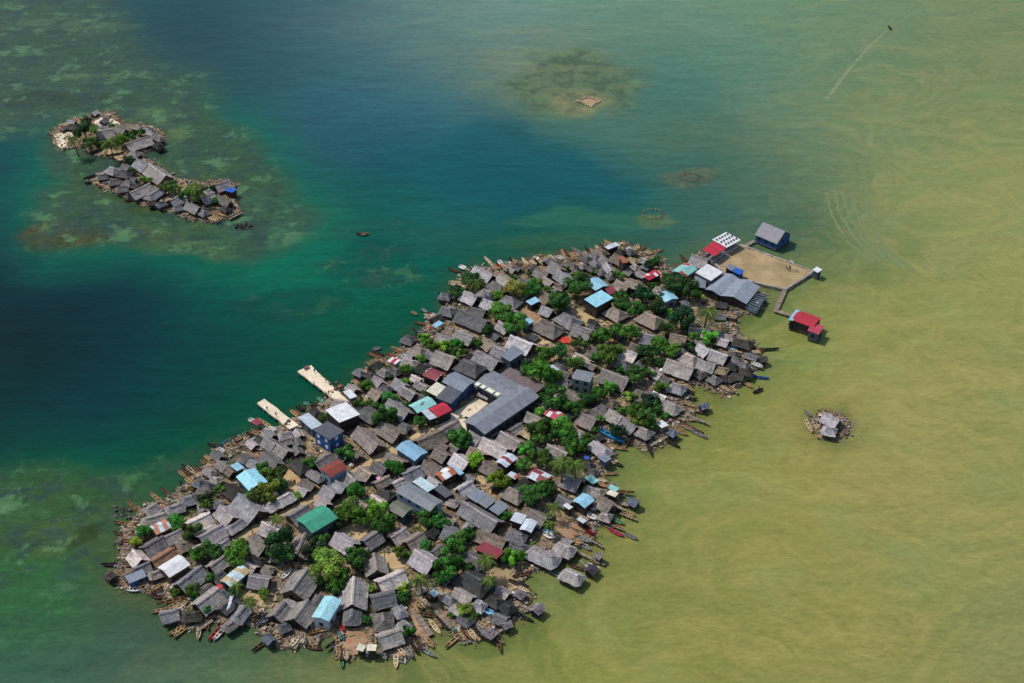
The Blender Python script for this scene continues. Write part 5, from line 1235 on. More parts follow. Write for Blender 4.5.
# ---------------------------------------------------------------- piers
def pier(name, label, quad, z, people=()):
    P = [at(240+quad[i]/8, 355+quad[i+1]/8, z) for i in range(0, 8, 2)]; c = sum(P, Vector())/4; c.z = 0
    root = empty(name, c); tag(root, label, 'pier')
    pts = roughen(P, 2.0, .18); n = len(pts)
    vs = [Vector((p.x, p.y, z))-c for p in pts] + [Vector((p.x, p.y, z-.55))-c for p in pts]
    mb = MB(); mb.add(vs, [tuple(range(n)) if (P[1]-P[0]).cross(P[2]-P[1]).z > 0 else tuple(range(n))[::-1]] + [(i, n+i, n+(i+1) % n, (i+1) % n) for i in range(n)])
    mb.build('deck', PALE_M, root)
    for k in range(6):
        for e in (0, 1):
            a, b = (P[0], P[3]) if e == 0 else (P[1], P[2])
            q = a.lerp(b, .04+.17*k)-c; m2 = MB(); m2.cyl((q.x, q.y, -1.5), (q.x, q.y, z-.5), .3, n=8); m2.build('piling', BARK_M, root, srgb(96, 86, 76))
    return root
pier('pier', 'longer and wider pale concrete pier with people walking on it', (460, 128, 566, 82, 905, 400, 780, 372), 1.5)
pier('pier', 'shorter narrow pale concrete pier beside the red boat awning', (140, 385, 196, 350, 472, 562, 398, 592), 1.5)

# ---------------------------------------------------------------- boardwalks
wk = []
for ox, oy, line in blocks(WALKS):
    for row in line.split(';'):
        a = list(map(float, row.split())); wk.append((ox, oy, a))
wn = name_all([(ox+(a[0]+a[2])/16, oy+(a[1]+a[3])/16) for ox, oy, a in wk], 'one')
for (ox, oy, a), nm in zip(wk, wn):
    p = at(ox+a[0]/8, oy+a[1]/8, .9); q = at(ox+a[2]/8, oy+a[3]/8, .9); d = q-p; L = d.length; w = a[4]
    root = empty('boardwalk', (p.x, p.y, 0), math.atan2(d.y, d.x)); tag(root, 'plank boardwalk on stakes, '+nm, 'boardwalk', 'plank boardwalks along the shore')
    mb = MB(); n = int(L/.35)
    for k in range(n):
        t = random.uniform(.7, 1.15); mb.box(((k+.5)*L/n, random.uniform(-.08, .08), .9+random.uniform(-.02, .02)), (L/n*.86, w*random.uniform(.9, 1.08), .07), random.uniform(-.03, .03), (t*.27, t*.215, t*.165))
    mb.build('planking', DEBRIS_M, root, tones=True)
    for s in (-1, 1):
        mb = MB(); mb.box((L/2, s*w*.36, .79), (L, .12, .14)); mb.build('beam', BARK_M, root, srgb(90, 74, 60))
        for k in range(max(2, int(L/2.4))):
            mb = MB(); x = (k+.5)*L/max(2, int(L/2.4)); mb.cyl((x, s*w*.42, -1.2), (x+.05, s*w*.46, random.uniform(.9, 1.5)), .08, n=5); mb.build('stake', BARK_M, root, srgb(84, 68, 56))

# ---------------------------------------------------------------- latrine huts over the water
hl = []
for ox, oy, line in blocks(HUTS):
    for row in line.split(';'):
        a = list(map(float, row.split())); hl.append((ox+a[0]/8, oy+a[1]/8, a[2]))
hn = name_all([(x, y) for x, y, w in hl], 'one')
for (x, y, w), nm in zip(hl, hn):
    p = at(x, y, .7); r_ = random.Random(int(x*7+y)); h = Rec(); h.c = p; h.L = w*.78; h.W = w*.7; h.kind = r_.choice('hg'); h.he = 1.7; h.rise = .6; h.ang = r_.choice((-.75, .5, .9)); h.over = True; h.z = 1.0
    root = empty('over_water_hut', (p.x, p.y, .7), h.ang); tag(root, 'small box-like hut in the water, '+nm, 'hut', 'small huts over the water')
    me, ra, zr, sagz = thatch_mesh(h); k = r_.choice([(70, 66, 72), (120, 112, 112), (96, 100, 112), (88, 78, 72)])
    roof = link_mesh('roof', me, root, tint(k, r_)); roof.location = (0, 0, 1.7)
    vs, fs = wall_mesh(h, gable=h.kind == 'g', z0=.05, inset=.12); wm = mesh_of('wall', vs, fs); wm.materials.append(WALL_M); link_mesh('wall', wm, root, tint(r_.choice([(60, 66, 84), (76, 64, 56), (58, 58, 64)]), r_))
    mb = MB(); mb.box((0, -h.W/2+.08, .9), (.8, .12, 1.6)); mb.build('door', PAINT_M, root, srgb(40, 38, 38))
    stilts(h, root)
# ---------------------------------------------------------------- trees
def crown_mesh(seed, nleaf=2000, lobes=11, flat=.78):
    r_ = random.Random(seed); V, F, T = [], [], []
    L = []
    for i in range(lobes):
        t = 2*PI*i/lobes*1.618*2; rr = r_.uniform(.25, .8) if i else 0
        L.append((Vector((math.cos(t)*rr, math.sin(t)*rr, r_.uniform(-.22, .42)*flat if i else .38)), r_.uniform(.18, .42), r_.uniform(.6, 1.4)))
    for k in range(nleaf):
        c, r, lb = r_.choice(L); d = Vector((r_.gauss(0, 1), r_.gauss(0, 1), r_.gauss(.25, .9))).normalized()
        p = c + d*(r*r_.uniform(.55, 1.08)); p.z *= .95
        n = (d + Vector((r_.gauss(0, .45), r_.gauss(0, .45), r_.gauss(.3, .45)))).normalized()
        u = n.orthogonal().normalized(); u = (Matrix.Rotation(r_.uniform(0, 6.28), 3, n) @ u); w = n.cross(u); s = r_.uniform(.045, .10)
        b = len(V); V.extend([p-u*s, p-w*s*.6, p+u*s*1.2, p+w*s*.6]); F.append((b, b+1, b+2, b+3))
        g = lb*r_.uniform(.5, 1.4)*(.66+.55*max(0, min(1, (p.z+.4)/1.0))); y = r_.random()**3  # leaves brighter towards the top: light from above put into their tone
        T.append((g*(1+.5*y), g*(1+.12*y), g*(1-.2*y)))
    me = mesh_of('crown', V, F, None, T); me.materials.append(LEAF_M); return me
def trunk_mesh(seed):
    r_ = random.Random(seed); mb = MB()
    top = Vector((r_.uniform(-.05, .05), r_.uniform(-.05, .05), -.25))
    mb.cyl((0, 0, -1.35), top, .075, .05, 7)
    for i in range(6):
        t = i*PI/3+r_.uniform(-.3, .3); e = Vector((math.cos(t)*.5, math.sin(t)*.5, r_.uniform(.05, .35))); mb.cyl(top, e, .04, .012, 5)
    me = mesh_of('trunk', mb.v, mb.f); me.materials.append(BARK_M); return me
def palm_crown(seed):
    r_ = random.Random(seed); V, F, T = [], [], []
    for i in range(17):
        az = i*2.4+r_.uniform(-.2, .2); up = r_.uniform(.05, .95); ln = r_.uniform(.85, 1.1); d = Vector((math.cos(az), math.sin(az), 0)); sd_ = Vector((-d.y, d.x, 0))
        pts = []
        for k in range(9):
            t = k/8; pts.append(d*(ln*t*(.95-.15*up)) + Vector((0, 0, up*.55*t*1.5 - (0.45+.55*(1-up)*.7+.3*up)*t*t)))
        g0 = r_.uniform(.7, 1.3)
        for k in range(8):
            for half in (0, .5):
                p = pts[k].lerp(pts[k+1], half); wd = .22*math.sin(PI*min(1, (k+half+1.2)/9.2))**.7
                dirn = (pts[k+1]-pts[k]).normalized()
                for s in (-1, 1):
                    tip = p + sd_*s*wd + dirn*.12 + Vector((0, 0, -.10-.10*r_.random()))
                    b = len(V); V.extend([p, p+dirn*.055, tip]); F.append((b, b+1, b+2)); g = g0*r_.uniform(.75, 1.2); T.append((g*1.1, g, g*.8))
            b = len(V); q = Vector((0, 0, .012)); V.extend([pts[k]-sd_*.014, pts[k]+sd_*.014, pts[k+1]+sd_*.01, pts[k+1]-sd_*.01]); F.append((b, b+1, b+2, b+3)); T.append((2.2*g0, 2.0*g0, 1.4*g0))
    me = mesh_of('crown', V, F, None, T); me.materials.append(LEAF_M); return me
def palm_trunk(seed):
    r_ = random.Random(seed); mb = MB(); p = Vector((-.25, .1, -2.2)); n = 6
    for k in range(n):
        t = (k+1)/n; q = Vector((-.25*(1-t)**1.5, .1*(1-t), -2.2*(1-t))); mb.cyl(p, q, .07-.03*(k/n), .07-.03*t, 7); p = q
    me = mesh_of('trunk', mb.v, mb.f); me.materials.append(BARK_M); return me
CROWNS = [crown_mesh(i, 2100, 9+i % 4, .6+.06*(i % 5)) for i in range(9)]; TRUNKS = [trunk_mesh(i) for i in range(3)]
PCROWNS = [palm_crown(50+i) for i in range(4)]; PTRUNK = [palm_trunk(i) for i in range(2)]
GREEN = {'n': (66, 116, 52), 'b': (96, 148, 58), 'k': (48, 86, 48), 'y': (102, 124, 60)}
GLOOK = {'n': 'mid green', 'b': 'lime green', 'k': 'dark green', 'y': 'yellow-green'}
tl = []
for ox, oy, line in blocks(TREES):
    for row in line.split(';'):
        a = row.split(); tl.append((ox+float(a[0])/8, oy+float(a[1])/8, float(a[2])/8, a[3]))
TREE_SPOTS = []
for sel, nm_, cat in ((lambda t: t[3] == 'p', 'palm_tree', 'palm'), (lambda t: t[3] != 'p' and t[2] >= 6, 'broadleaf_tree', 'tree'), (lambda t: t[3] != 'p' and t[2] < 6, 'leafy_bush', 'bush')):
    sub = [t for t in tl if sel(t)]; nn = name_all([(t[0], t[1]) for t in sub], 'one')
    for i, ((x, y, r, g), nm) in enumerate(zip(sub, nn)):
        r_ = random.Random(int(x*3+y*11)); p0 = at(x, y, 3); mpp = (p0-CAM).length/FPX; R = r*mpp*(1.16 if cat != 'palm' else 1.3)
        if cat == 'palm':
            R = max(R, 2.6); H = min(9.0, 2.2*R*.95); p = at(x, y-r*.1, GZ+H); rt = empty(nm_, (p.x, p.y, GZ), r_.uniform(0, 6)); s = R
            zc = H; lab = f"{'tall' if R > 4 else 'small'} feathery palm with drooping fronds, {nm}"; rt['_'] = 0; del rt['_']
            tag(rt, lab, 'palm', 'palms among the houses'); cm, tm = PCROWNS[i % 4], PTRUNK[i % 2]; col = tint((88, 112, 56), r_, .12)
            tz = H/2.2/s
        else:
            zc = R*(.7 if cat == 'bush' else .95); p = at(x, y, GZ+zc); rt = empty(nm_, (p.x, p.y, GZ), r_.uniform(0, 6)); s = R
            lab = f"{GLOOK[g]} {'leafy bush' if cat == 'bush' else 'broadleaf tree'}, {nm}"
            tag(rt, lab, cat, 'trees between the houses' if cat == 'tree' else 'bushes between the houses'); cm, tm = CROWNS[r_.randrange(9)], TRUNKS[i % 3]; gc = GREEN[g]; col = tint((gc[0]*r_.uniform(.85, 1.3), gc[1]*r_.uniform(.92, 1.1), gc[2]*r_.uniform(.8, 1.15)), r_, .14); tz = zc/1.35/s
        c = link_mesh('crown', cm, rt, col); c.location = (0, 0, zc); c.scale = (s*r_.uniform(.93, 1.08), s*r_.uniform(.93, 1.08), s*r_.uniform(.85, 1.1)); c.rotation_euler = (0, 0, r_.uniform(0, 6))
        t = link_mesh('trunk', tm, rt, srgb(92, 78, 64)); t.location = (0, 0, zc); t.scale = (s, s, s*tz)
        TREE_SPOTS.append((p.x, p.y, R))

# ---------------------------------------------------------------- dugout canoes
def hull_mesh(beam, ratio):
    "unit half-length hull, hollowed, with raised ends; beam is relative to the half-length"
    V, F, T = [], [], []; n = 13; m = 7
    def sec(t, k, z0):
        w = beam*(1-abs(t)**2.6)**.75 + .012; sheer = .10*abs(t)**3*ratio; hgt = .22*beam/.13*.75
        out = []
        for j in range(m):
            a = PI*j/(m-1); out.append(Vector((t, -math.cos(a)*w*k, hgt*(1-math.sin(a)**.8*(1-z0)) + sheer)))
        return out
    for k, z0 in ((1, 0), (.78, .22)):
        for i in range(n):
            t = (-1+2*i/(n-1))*(1 if k == 1 else .93); V.extend(sec(t, k, z0))
    o = n*m
    for i in range(n-1):
        for j in range(m-1):
            a = i*m+j; F.append((a, a+1, a+m+1, a+m)); T.append((1, 1, 1))
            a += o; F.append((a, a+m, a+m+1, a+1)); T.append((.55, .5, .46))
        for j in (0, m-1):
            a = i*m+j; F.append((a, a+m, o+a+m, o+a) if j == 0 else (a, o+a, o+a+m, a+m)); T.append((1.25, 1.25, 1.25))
    for i in (0, n-1):
        for j in range(m-1):
            a = i*m+j; F.append((a, o+a, o+a+1, a+1) if i == 0 else (a, a+1, o+a+1, o+a)); T.append((1, 1, 1))
    for t in (-.55, -.1, .4):
        w = beam*(1-abs(t)**2.6)**.75*.86; b = len(V); V.extend([Vector((t-.035, -w, .16*beam/.13)), Vector((t+.035, -w, .16*beam/.13)), Vector((t+.035, w, .16*beam/.13)), Vector((t-.035, w, .16*beam/.13))]); F.append((b, b+1, b+2, b+3)); T.append((1.1, 1.05, .95))
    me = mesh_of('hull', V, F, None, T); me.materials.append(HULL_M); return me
HULL_M = m_attr('weathered_hull', 'tone', .8, False, .25)
HULLS = [hull_mesh(.13, 1), hull_mesh(.16, 1), hull_mesh(.20, .8), hull_mesh(.27, .7)]
BEAM = {id(m): .52/b for m, b in zip(HULLS, (.13, .16, .20, .27))}
BOATC = {'tan': (176, 146, 108), 'cream': (214, 194, 160), 'rust': (98, 76, 62), 'white': (232, 230, 226), 'grey': (138, 140, 142), 'dark': (62, 56, 54), 'red': (176, 64, 56), 'orange': (140, 106, 76), 'yellow': (200, 178, 90), 'teal': (100, 164, 150),
         'blue': (52, 74, 140), 'bluetrim': (60, 150, 210), 'green': (104, 148, 104), 'ltblue': (130, 190, 220), 'slate': (96, 108, 124), 'redblue': (158, 56, 82), 'dkred': (130, 30, 44)}
BLOOK = {'tan': 'tan wooden', 'cream': 'cream coloured', 'rust': 'red-brown wooden', 'white': 'white painted', 'grey': 'grey weathered', 'dark': 'dark blackish', 'red': 'red painted', 'orange': 'orange-brown', 'yellow': 'yellowish', 'teal': 'teal green', 'blue': 'deep blue',
         'bluetrim': 'large sky blue', 'green': 'light green', 'ltblue': 'light blue', 'slate': 'slate blue', 'redblue': 'red and blue', 'dkred': 'dark red'}
bl = []
for ox, oy, line in blocks(BOATS):
    for row in line.split(';'):
        a = row.split(); bl.append((ox+float(a[0])/8, oy+float(a[1])/8, ox+float(a[2])/8, oy+float(a[3])/8, a[4]))
bl.append((361.5, 235, 368.5, 233.6, 'tan')); bl.append((888.2, 26.2, 891.4, 29.6, 'dark'))
def shore_canoes(n):
    "more dugouts nosed in along the village shore, bows out"
    r_ = random.Random(404); got = []; M = len(MAIN); tries = 0
    spots = [((a+c)/2, (b+d)/2) for a, b, c, d, k in bl]
    while len(got) < n and tries < 4000:
        tries += 1; i = r_.randrange(M); p = MAIN[i]; d = MAIN[(i+3) % M]-MAIN[i-3]; nr = Vector((d.y, -d.x, 0)).normalized()
        if inside(MAIN, p.x+nr.x*2.5, p.y+nr.y*2.5): nr = -nr
        L = r_.uniform(4.5, 8.5); q = p + nr*r_.uniform(-.1, .45)*L; nr = Matrix.Rotation(r_.gauss(0, .3), 3, 'Z') @ nr; a = q-nr*L/2; b = q+nr*L/2
        A, B = onmap((a.x, a.y, .5)), onmap((b.x, b.y, .5)); c = ((A[0]+B[0])/2, (A[1]+B[1])/2)
        if 690 < c[0] and c[1] < 330 or (255 < c[0] < 350 and 360 < c[1] < 425): continue
        if any((c[0]-x)**2+(c[1]-y)**2 < 12 for x, y in spots): continue
        if any((h.c.x-q.x)**2+(h.c.y-q.y)**2 < (h.W*.6+1.2)**2 for h in HOUSES): continue
        spots.append(c); got.append((*A, *B, r_.choice(['tan', 'tan', 'cream', 'rust', 'dark', 'grey', 'tan', 'orange', 'dark'])))
    return got
bl += shore_canoes(60)
bn = name_all([((a+c)/2, (b+d)/2) for a, b, c, d, k in bl], 'one')
FREE = {(361.5, 235): 'tan dugout canoe alone on the dark strait between the two islands', (888.2, 26.2): 'tiny dark motorboat far out on the silty sea, trailing a long wake'}
CANOES = []
for i, ((a, b, c, d, k), nm) in enumerate(zip(bl, bn)):
    r_ = random.Random(i*7+1); x, y = (a+c)/2, (b+d)/2
    p = at(a, b, .5); q = at(c, d, .5); v = q-p; L = max(3.4, v.length*1.08); m = (p+q)/2
    z = .12
    if on_land(m.x, m.y): z = GZ + .12
    short = v.length < 4.2
    me = HULLS[3] if (short and k == 'white') or k in ('bluetrim',) else HULLS[2] if L < 5.5 else HULLS[1] if L < 8 else HULLS[0]
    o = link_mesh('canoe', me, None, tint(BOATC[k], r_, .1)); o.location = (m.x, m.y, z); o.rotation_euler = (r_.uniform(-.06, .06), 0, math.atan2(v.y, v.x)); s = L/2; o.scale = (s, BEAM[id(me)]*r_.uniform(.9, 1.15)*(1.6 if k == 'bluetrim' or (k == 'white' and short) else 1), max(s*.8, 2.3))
    tag(o, FREE.get((a, b)) or f"{BLOOK[k]} canoe, {nm}", 'canoe', 'dugout canoes drawn up around the islands')
    CANOES.append((m.x, m.y, L, math.atan2(v.y, v.x)))

# ---------------------------------------------------------------- people
def person_mesh(pose):
    pts = {'hip': (0, 0, .95), 'chest': (0, 0, 1.32), 'neck': (0, 0, 1.48), 'head': (0, .01, 1.62), 'top': (0, 0, 1.72),
           'sl': (-.19, 0, 1.42), 'el': (-.26, .02, 1.14), 'hl': (-.25, .12, .90), 'sr': (.19, 0, 1.42), 'er': (.26, -.02, 1.14), 'hr': (.25, -.06 if pose else .12, .90),
           'jl': (-.10, 0, .90), 'kl': (-.11, .12 if pose else .02, .49), 'fl': (-.11, .10 if pose else 0, .07), 'tl': (-.11, .24 if pose else .14, .03),
           'jr': (.10, 0, .90), 'kr': (.11, -.02, .49), 'fr': (.11, -.24 if pose else 0, .08), 'tr': (.11, -.10 if pose else .14, .03)}
    rad = {'hip': .15, 'chest': .16, 'neck': .065, 'head': .105, 'top': .07, 'sl': .07, 'el': .05, 'hl': .04, 'sr': .07, 'er': .05, 'hr': .04, 'jl': .10, 'kl': .065, 'fl': .045, 'tl': .04, 'jr': .10, 'kr': .065, 'fr': .045, 'tr': .04}
    ed = [('hip', 'chest'), ('chest', 'neck'), ('neck', 'head'), ('head', 'top'), ('chest', 'sl'), ('sl', 'el'), ('el', 'hl'), ('chest', 'sr'), ('sr', 'er'), ('er', 'hr'), ('hip', 'jl'), ('jl', 'kl'), ('kl', 'fl'), ('fl', 'tl'), ('hip', 'jr'), ('jr', 'kr'), ('kr', 'fr'), ('fr', 'tr')]
    ks = list(pts); me = bpy.data.meshes.new('body'); me.from_pydata([pts[k] for k in ks], [(ks.index(a), ks.index(b)) for a, b in ed], [])
    o = bpy.data.objects.new('body', me); C.objects.link(o)
    sk = o.modifiers.new('skin', 'SKIN'); o.modifiers.new('sub', 'SUBSURF').levels = 1
    for i, k in enumerate(ks):
        v = me.skin_vertices[0].data[i]; v.radius = (rad[k], rad[k]); v.use_root = (k == 'hip')
    dg = bpy.context.evaluated_depsgraph_get(); ev = o.evaluated_get(dg); m2 = bpy.data.meshes.new_from_object(ev)
    bpy.data.objects.remove(o)
    return m2
BODIES = []
for pose in (0, 1):
    src = person_mesh(pose); vs = [v.co.copy() for v in src.vertices]; fs = [tuple(p.vertices) for p in src.polygons]
    tones = []
    for f in fs:
        c = sum((vs[i] for i in f), Vector())/len(f)
        tones.append((.24, .13, .08) if 0 < c.z < 1.56 else (.02, .018, .016) if c.z > 1.63 or c.y < -.02 else (.24, .13, .08))
    b = mesh_of('body', vs, fs, None, tones, True); b.materials.append(DEBRIS_M)
    def part(name, test, grow):
        nv = {}; V = []; F = []
        src.update()
        for f in fs:
            c = sum((vs[i] for i in f), Vector())/len(f)
            if test(c):
                ff = []
                for i in f:
                    if i not in nv: nv[i] = len(V); V.append(vs[i] + src.vertices[i].normal*grow)
                    ff.append(nv[i])
                F.append(tuple(ff))
        m = mesh_of(name, V, F, None, None, True); m.materials.append(PAINT_M); return m
    shirt = part('shirt', lambda c: .98 < c.z < 1.47 and abs(c.x) < .27 and not (abs(c.x) > .2 and c.z < 1.2), .018)
    shorts = part('shorts', lambda c: .5 < c.z < 1.02 and abs(c.x) < .2, .022)
    BODIES.append((b, shirt, shorts))
SHIRT = {'dark': (44, 42, 52), 'white': (232, 230, 226), 'yellow': (226, 186, 60), 'red': (190, 44, 44), 'blue': (52, 90, 170), 'brown': (120, 80, 60), 'green': (60, 120, 80)}
PEOPLE = [(240, 355, 596, 142, 'dark', 'at the seaward end of the long pier', 1.5), (240, 355, 650, 168, 'brown', 'on the pier edge behind the yellow shirt', 1.5), (240, 355, 688, 214, 'yellow', 'half way along the long pier', 1.5), (240, 355, 742, 252, 'dark', 'beside the loads on the long pier', 1.5),
 (240, 355, 778, 285, 'brown', 'in the knot of people near the white shed', 1.5), (240, 355, 800, 296, 'red', 'in the knot of people near the white shed', 1.5), (240, 355, 824, 312, 'dark', 'closest to the white shed by the pier', 1.5), (240, 355, 594, 244, 'white', 'on the near edge of the long pier', 1.5),
 (240, 355, 710, 316, 'dark', 'at the landward part of the long pier', 1.5), (240, 355, 290, 492, 'dark', 'walking midway on the short pier', 1.5), (240, 355, 378, 552, 'blue', 'near the foot of the short pier', 1.5), (240, 355, 218, 444, 'red', 'on the near edge of the short pier', 1.5),
 (665, 215, 982, 446, 'dark', 'on the sandy court, in the dark group', 1.0), (665, 215, 1000, 440, 'blue', 'on the sandy court beside the pole', 1.0), (665, 215, 968, 432, 'brown', 'standing apart on the sandy court', 1.0),
 (225, 430, 560, 430, 'red', 'on the bare yard near the turquoise roof', GZ), (225, 430, 590, 450, 'dark', 'in the middle of the bare yard', GZ), (225, 430, 610, 478, 'blue', 'beside the white hut in the bare yard', GZ), (350, 365, 778, 420, 'red', 'on the street in front of the bright red house', GZ),
 (350, 365, 700, 478, 'white', 'on the sandy street near the sky blue house', GZ), (350, 365, 720, 465, 'dark', 'on the street below the bright red house', GZ), (660, 310, 790, 640, 'dark', 'sitting in a canoe off the muddy shore', .25), (215, 500, 300, 270, 'white', 'on the sandy street beside the tan house', GZ), (470, 300, 590, 285, 'green', 'on the bare lane by the dark hip roof', GZ)]
for i, (ox, oy, x, y, s, where, z) in enumerate(PEOPLE):
    p = at(ox+x/8, oy+y/8, z); rt = empty('person', (p.x, p.y, z), i*1.7); b = BODIES[i % 2]
    link_mesh('body', b[0], rt); link_mesh('shirt', b[1], rt, srgb(*SHIRT[s])); link_mesh('shorts', b[2], rt, srgb(*[(50, 54, 70), (96, 84, 70), (40, 40, 44)][i % 3]))
    tag(rt, f"person in {s} shirt {where}", 'person', 'people out of doors')

# ---------------------------------------------------------------- driftwood, planks and rubbish along the shore and in the lanes
def edge_info(poly):
    P = np.array([(p.x, p.y) for p in poly]); Q = np.roll(P, -1, 0); return P, Q
def edge_dist(P, Q, x, y):
    d = Q-P; t = np.clip(((x-P[:, 0])*d[:, 0]+(y-P[:, 1])*d[:, 1])/np.maximum((d**2).sum(1), 1e-6), 0, 1)
    return np.sqrt((P[:, 0]+t*d[:, 0]-x)**2+(P[:, 1]+t*d[:, 1]-y)**2).min()
def inside_np(P, Q, x, y):
    c = (P[:, 1] > y) != (Q[:, 1] > y); a = P[c]; b = Q[c]
    return int((x < (b[:, 0]-a[:, 0])*(y-a[:, 1])/(b[:, 1]-a[:, 1])+a[:, 0]).sum()) % 2 == 1
def in_house(x, y, m=.2):
    for h in NEAR.get((int(x//12), int(y//12)), ()):
        dx, dy = x-h.c.x, y-h.c.y; c, s = math.cos(h.ang), math.sin(h.ang)
        if abs(dx*c+dy*s) < h.L/2+m and abs(-dx*s+dy*c) < h.W/2+m: return True
    return False
def on_way(x, y):
    for h in KEEP:
        dx, dy = x-h.c.x, y-h.c.y
        if dx*dx+dy*dy < 900:
            c, s = math.cos(h.ang), math.sin(h.ang)
            if abs(dx*c+dy*s) < h.L/2+1 and abs(-dx*s+dy*c) < h.W/2-.2: return True
    return False
NEAR = {}
def canoe_box(x, y, L, a):
    h = Rec(); h.c = Vector((x, y, 0)); h.L = L; h.W = 1.1; h.ang = a; return h
for h in HOUSES + [canoe_box(*c) for c in CANOES]:
    for gx in range(int((h.c.x-14)//12), int((h.c.x+14)//12)+1):
        for gy in range(int((h.c.y-14)//12), int((h.c.y+14)//12)+1): NEAR.setdefault((gx, gy), []).append(h)
WOODS = [(.34, .25, .16), (.46, .36, .25), (.4, .32, .22), (.26, .17, .11), (.16, .11, .08), (.30, .27, .25), (.20, .18, .17), (.38, .24, .14), (.5, .42, .32), (.07, .06, .055)]
ODD = [(.8, .79, .76), (.8, .79, .76), (.55, .07, .07), (.1, .22, .5), (.55, .28, .08), (.35, .6, .62), (.1, .35, .2)]
def scatter(poly, n, name, label, seed):
    r_ = random.Random(seed); P, Q = edge_info(poly); mb = MB(); x0, y0 = P.min(0)-4; x1, y1 = P.max(0)+4; k = 0; tries = 0
    while k < n and tries < n*40:
        tries += 1; x = r_.uniform(x0, x1); y = r_.uniform(y0, y1); ins = inside_np(P, Q, x, y)
        if not ins and (x < x0 or r_.random() > .9): continue
        d = edge_dist(P, Q, x, y)
        if not ins and (d > 1.6 or r_.random() < .7): continue
        if ins and d > 5.5 and r_.random() > .22: continue
        if in_house(x, y) or (ins and r_.random() < .9 and on_way(x, y)): continue
        qx, qy = onmap((x, y, GZ))
        if ins and d > 3 and any(a <= qx <= c and b <= qy <= e for a, b, c, e in CLEAR) and r_.random() > .12: continue
        k += 1; z = GZ if ins else .1
        t = r_.uniform(.5, 1.05); col = r_.choice(ODD) if r_.random() < (.11 if d > 5 else .045) else r_.choice(WOODS); col = tuple(min(.85, c*t) for c in col)
        q = r_.random(); a = r_.uniform(0, PI)
        if d < 8 and r_.random() < .65:
            dd = Q-P; i = int(np.argmin((P[:, 0]-x)**2+(P[:, 1]-y)**2)); a = math.atan2(dd[i, 1], dd[i, 0]) + PI/2 + r_.gauss(0, .35)
        if q < .55: L = r_.uniform(.8, 3.2); mb.box((x, y, z+r_.uniform(.03, .25)), (L, r_.uniform(.1, .32), r_.uniform(.06, .16)), a, col)
        elif q < .75: s = r_.uniform(.2, .7); mb.box((x, y, z+s*.3), (s*r_.uniform(.7, 1.5), s, s*.7), a, col)
        elif q < .84:
            h_ = r_.uniform(.4, 1.3); mb.cyl((x, y, -.6), (x+r_.uniform(-.1, .1), y, z+h_), .07, n=4, tone=tuple(c*.6 for c in col))
        elif q < .93: mb.box((x, y, z+r_.uniform(.2, .7)), (r_.uniform(.7, 1.6), r_.uniform(.6, 1.3), .08), a, col, r_.uniform(-.3, .3))
        else:
            s = r_.uniform(.3, .55); mb.cyl((x, y, z), (x, y, z+s*1.5), s*.6, n=8, tone=col)
    o = mb.build(name, DEBRIS_M, tones=True); o['kind'] = 'stuff'; o['label'] = label; o['category'] = 'debris'
CLEAR = [(280, 466, 310, 492), (520, 318, 575, 345)]
scatter(MAIN, 7600, 'shore_debris', 'planks, driftwood and rubbish strewn along the village shore and lanes', 5)
scatter(SMALL, 750, 'shore_debris', 'planks and driftwood heaped along the edge of the smaller islet', 6)
scatter(TINY, 130, 'shore_debris', 'driftwood and rubble heaped on the lone rubble islet', 8)
def rocks(poly, name, label, seed, step=.55, tone=(.2, .17, .14)):
    r_ = random.Random(seed); mb = MB()
    for p, q in zip(poly, poly[1:]+poly[:1]):
        n = max(1, int((q-p).length/step))
        for k in range(n):
            c = p.lerp(q, r_.random()); s = r_.uniform(.25, .85); t = r_.uniform(.5, 1.35)
            mb.box((c.x+r_.gauss(0, .5), c.y+r_.gauss(0, .5), r_.uniform(-.1, .45)), (s, s*r_.uniform(.6, 1.2), s*.8), r_.uniform(0, 3), tuple(v*t for v in tone), r_.uniform(-.5, .5))
    o = mb.build(name, DEBRIS_M, tones=True); o['kind'] = 'stuff'; o['label'] = label; o['category'] = 'rubble'
rocks(MAIN, 'shore_rubble', 'rough coral rubble edging the village island', 1); rocks(SMALL, 'shore_rubble', 'rough dark rubble edging the smaller islet', 2); rocks(TINY, 'shore_rubble', 'rubble edging the lone islet', 3)
rocks(roughen(ring('128 512 119 508 114 511 118 516 126 517 133 520'), 1, .4), 'shore_rubble', 'rubble spit running out from the reef tip', 4, .3, (.11, .095, .085))
# low weeds between houses
def weeds(poly, n, label, seed):
    r_ = random.Random(seed); V, F, T = [], [], []; P, Q = edge_info(poly); x0, y0 = P.min(0); x1, y1 = P.max(0); k = 0
    while k < n:
        x = r_.uniform(x0, x1); y = r_.uniform(y0, y1)
        if not inside_np(P, Q, x, y): continue
        if float(fbm(np.array([x]), np.array([y]), 14, 3, 9)[0]) < .04 or edge_dist(P, Q, x, y) < 3 or in_house(x, y, .0) or on_way(x, y): k += .05; continue
        k += 1; hgt = r_.uniform(.2, 1.3)
        for j in range(16):
            c = Vector((x+r_.gauss(0, .5), y+r_.gauss(0, .5), GZ+r_.uniform(.1, hgt))); u = Vector((r_.gauss(0, 1), r_.gauss(0, 1), r_.gauss(0, .4))).normalized(); w = Vector((-u.y, u.x, .3)); s = r_.uniform(.15, .35)
            b = len(V); V.extend([c-u*s, c-w*s*.5, c+u*s, c+w*s*.5]); F.append((b, b+1, b+2, b+3)); g = r_.uniform(.6, 1.3); T.append((g, g, g))
    me = mesh_of('undergrowth', V, F, None, T); me.materials.append(LEAF_M); o = link_mesh('undergrowth', me, None, srgb(72, 102, 48)); o['kind'] = 'stuff'; o['label'] = label; o['category'] = 'undergrowth'
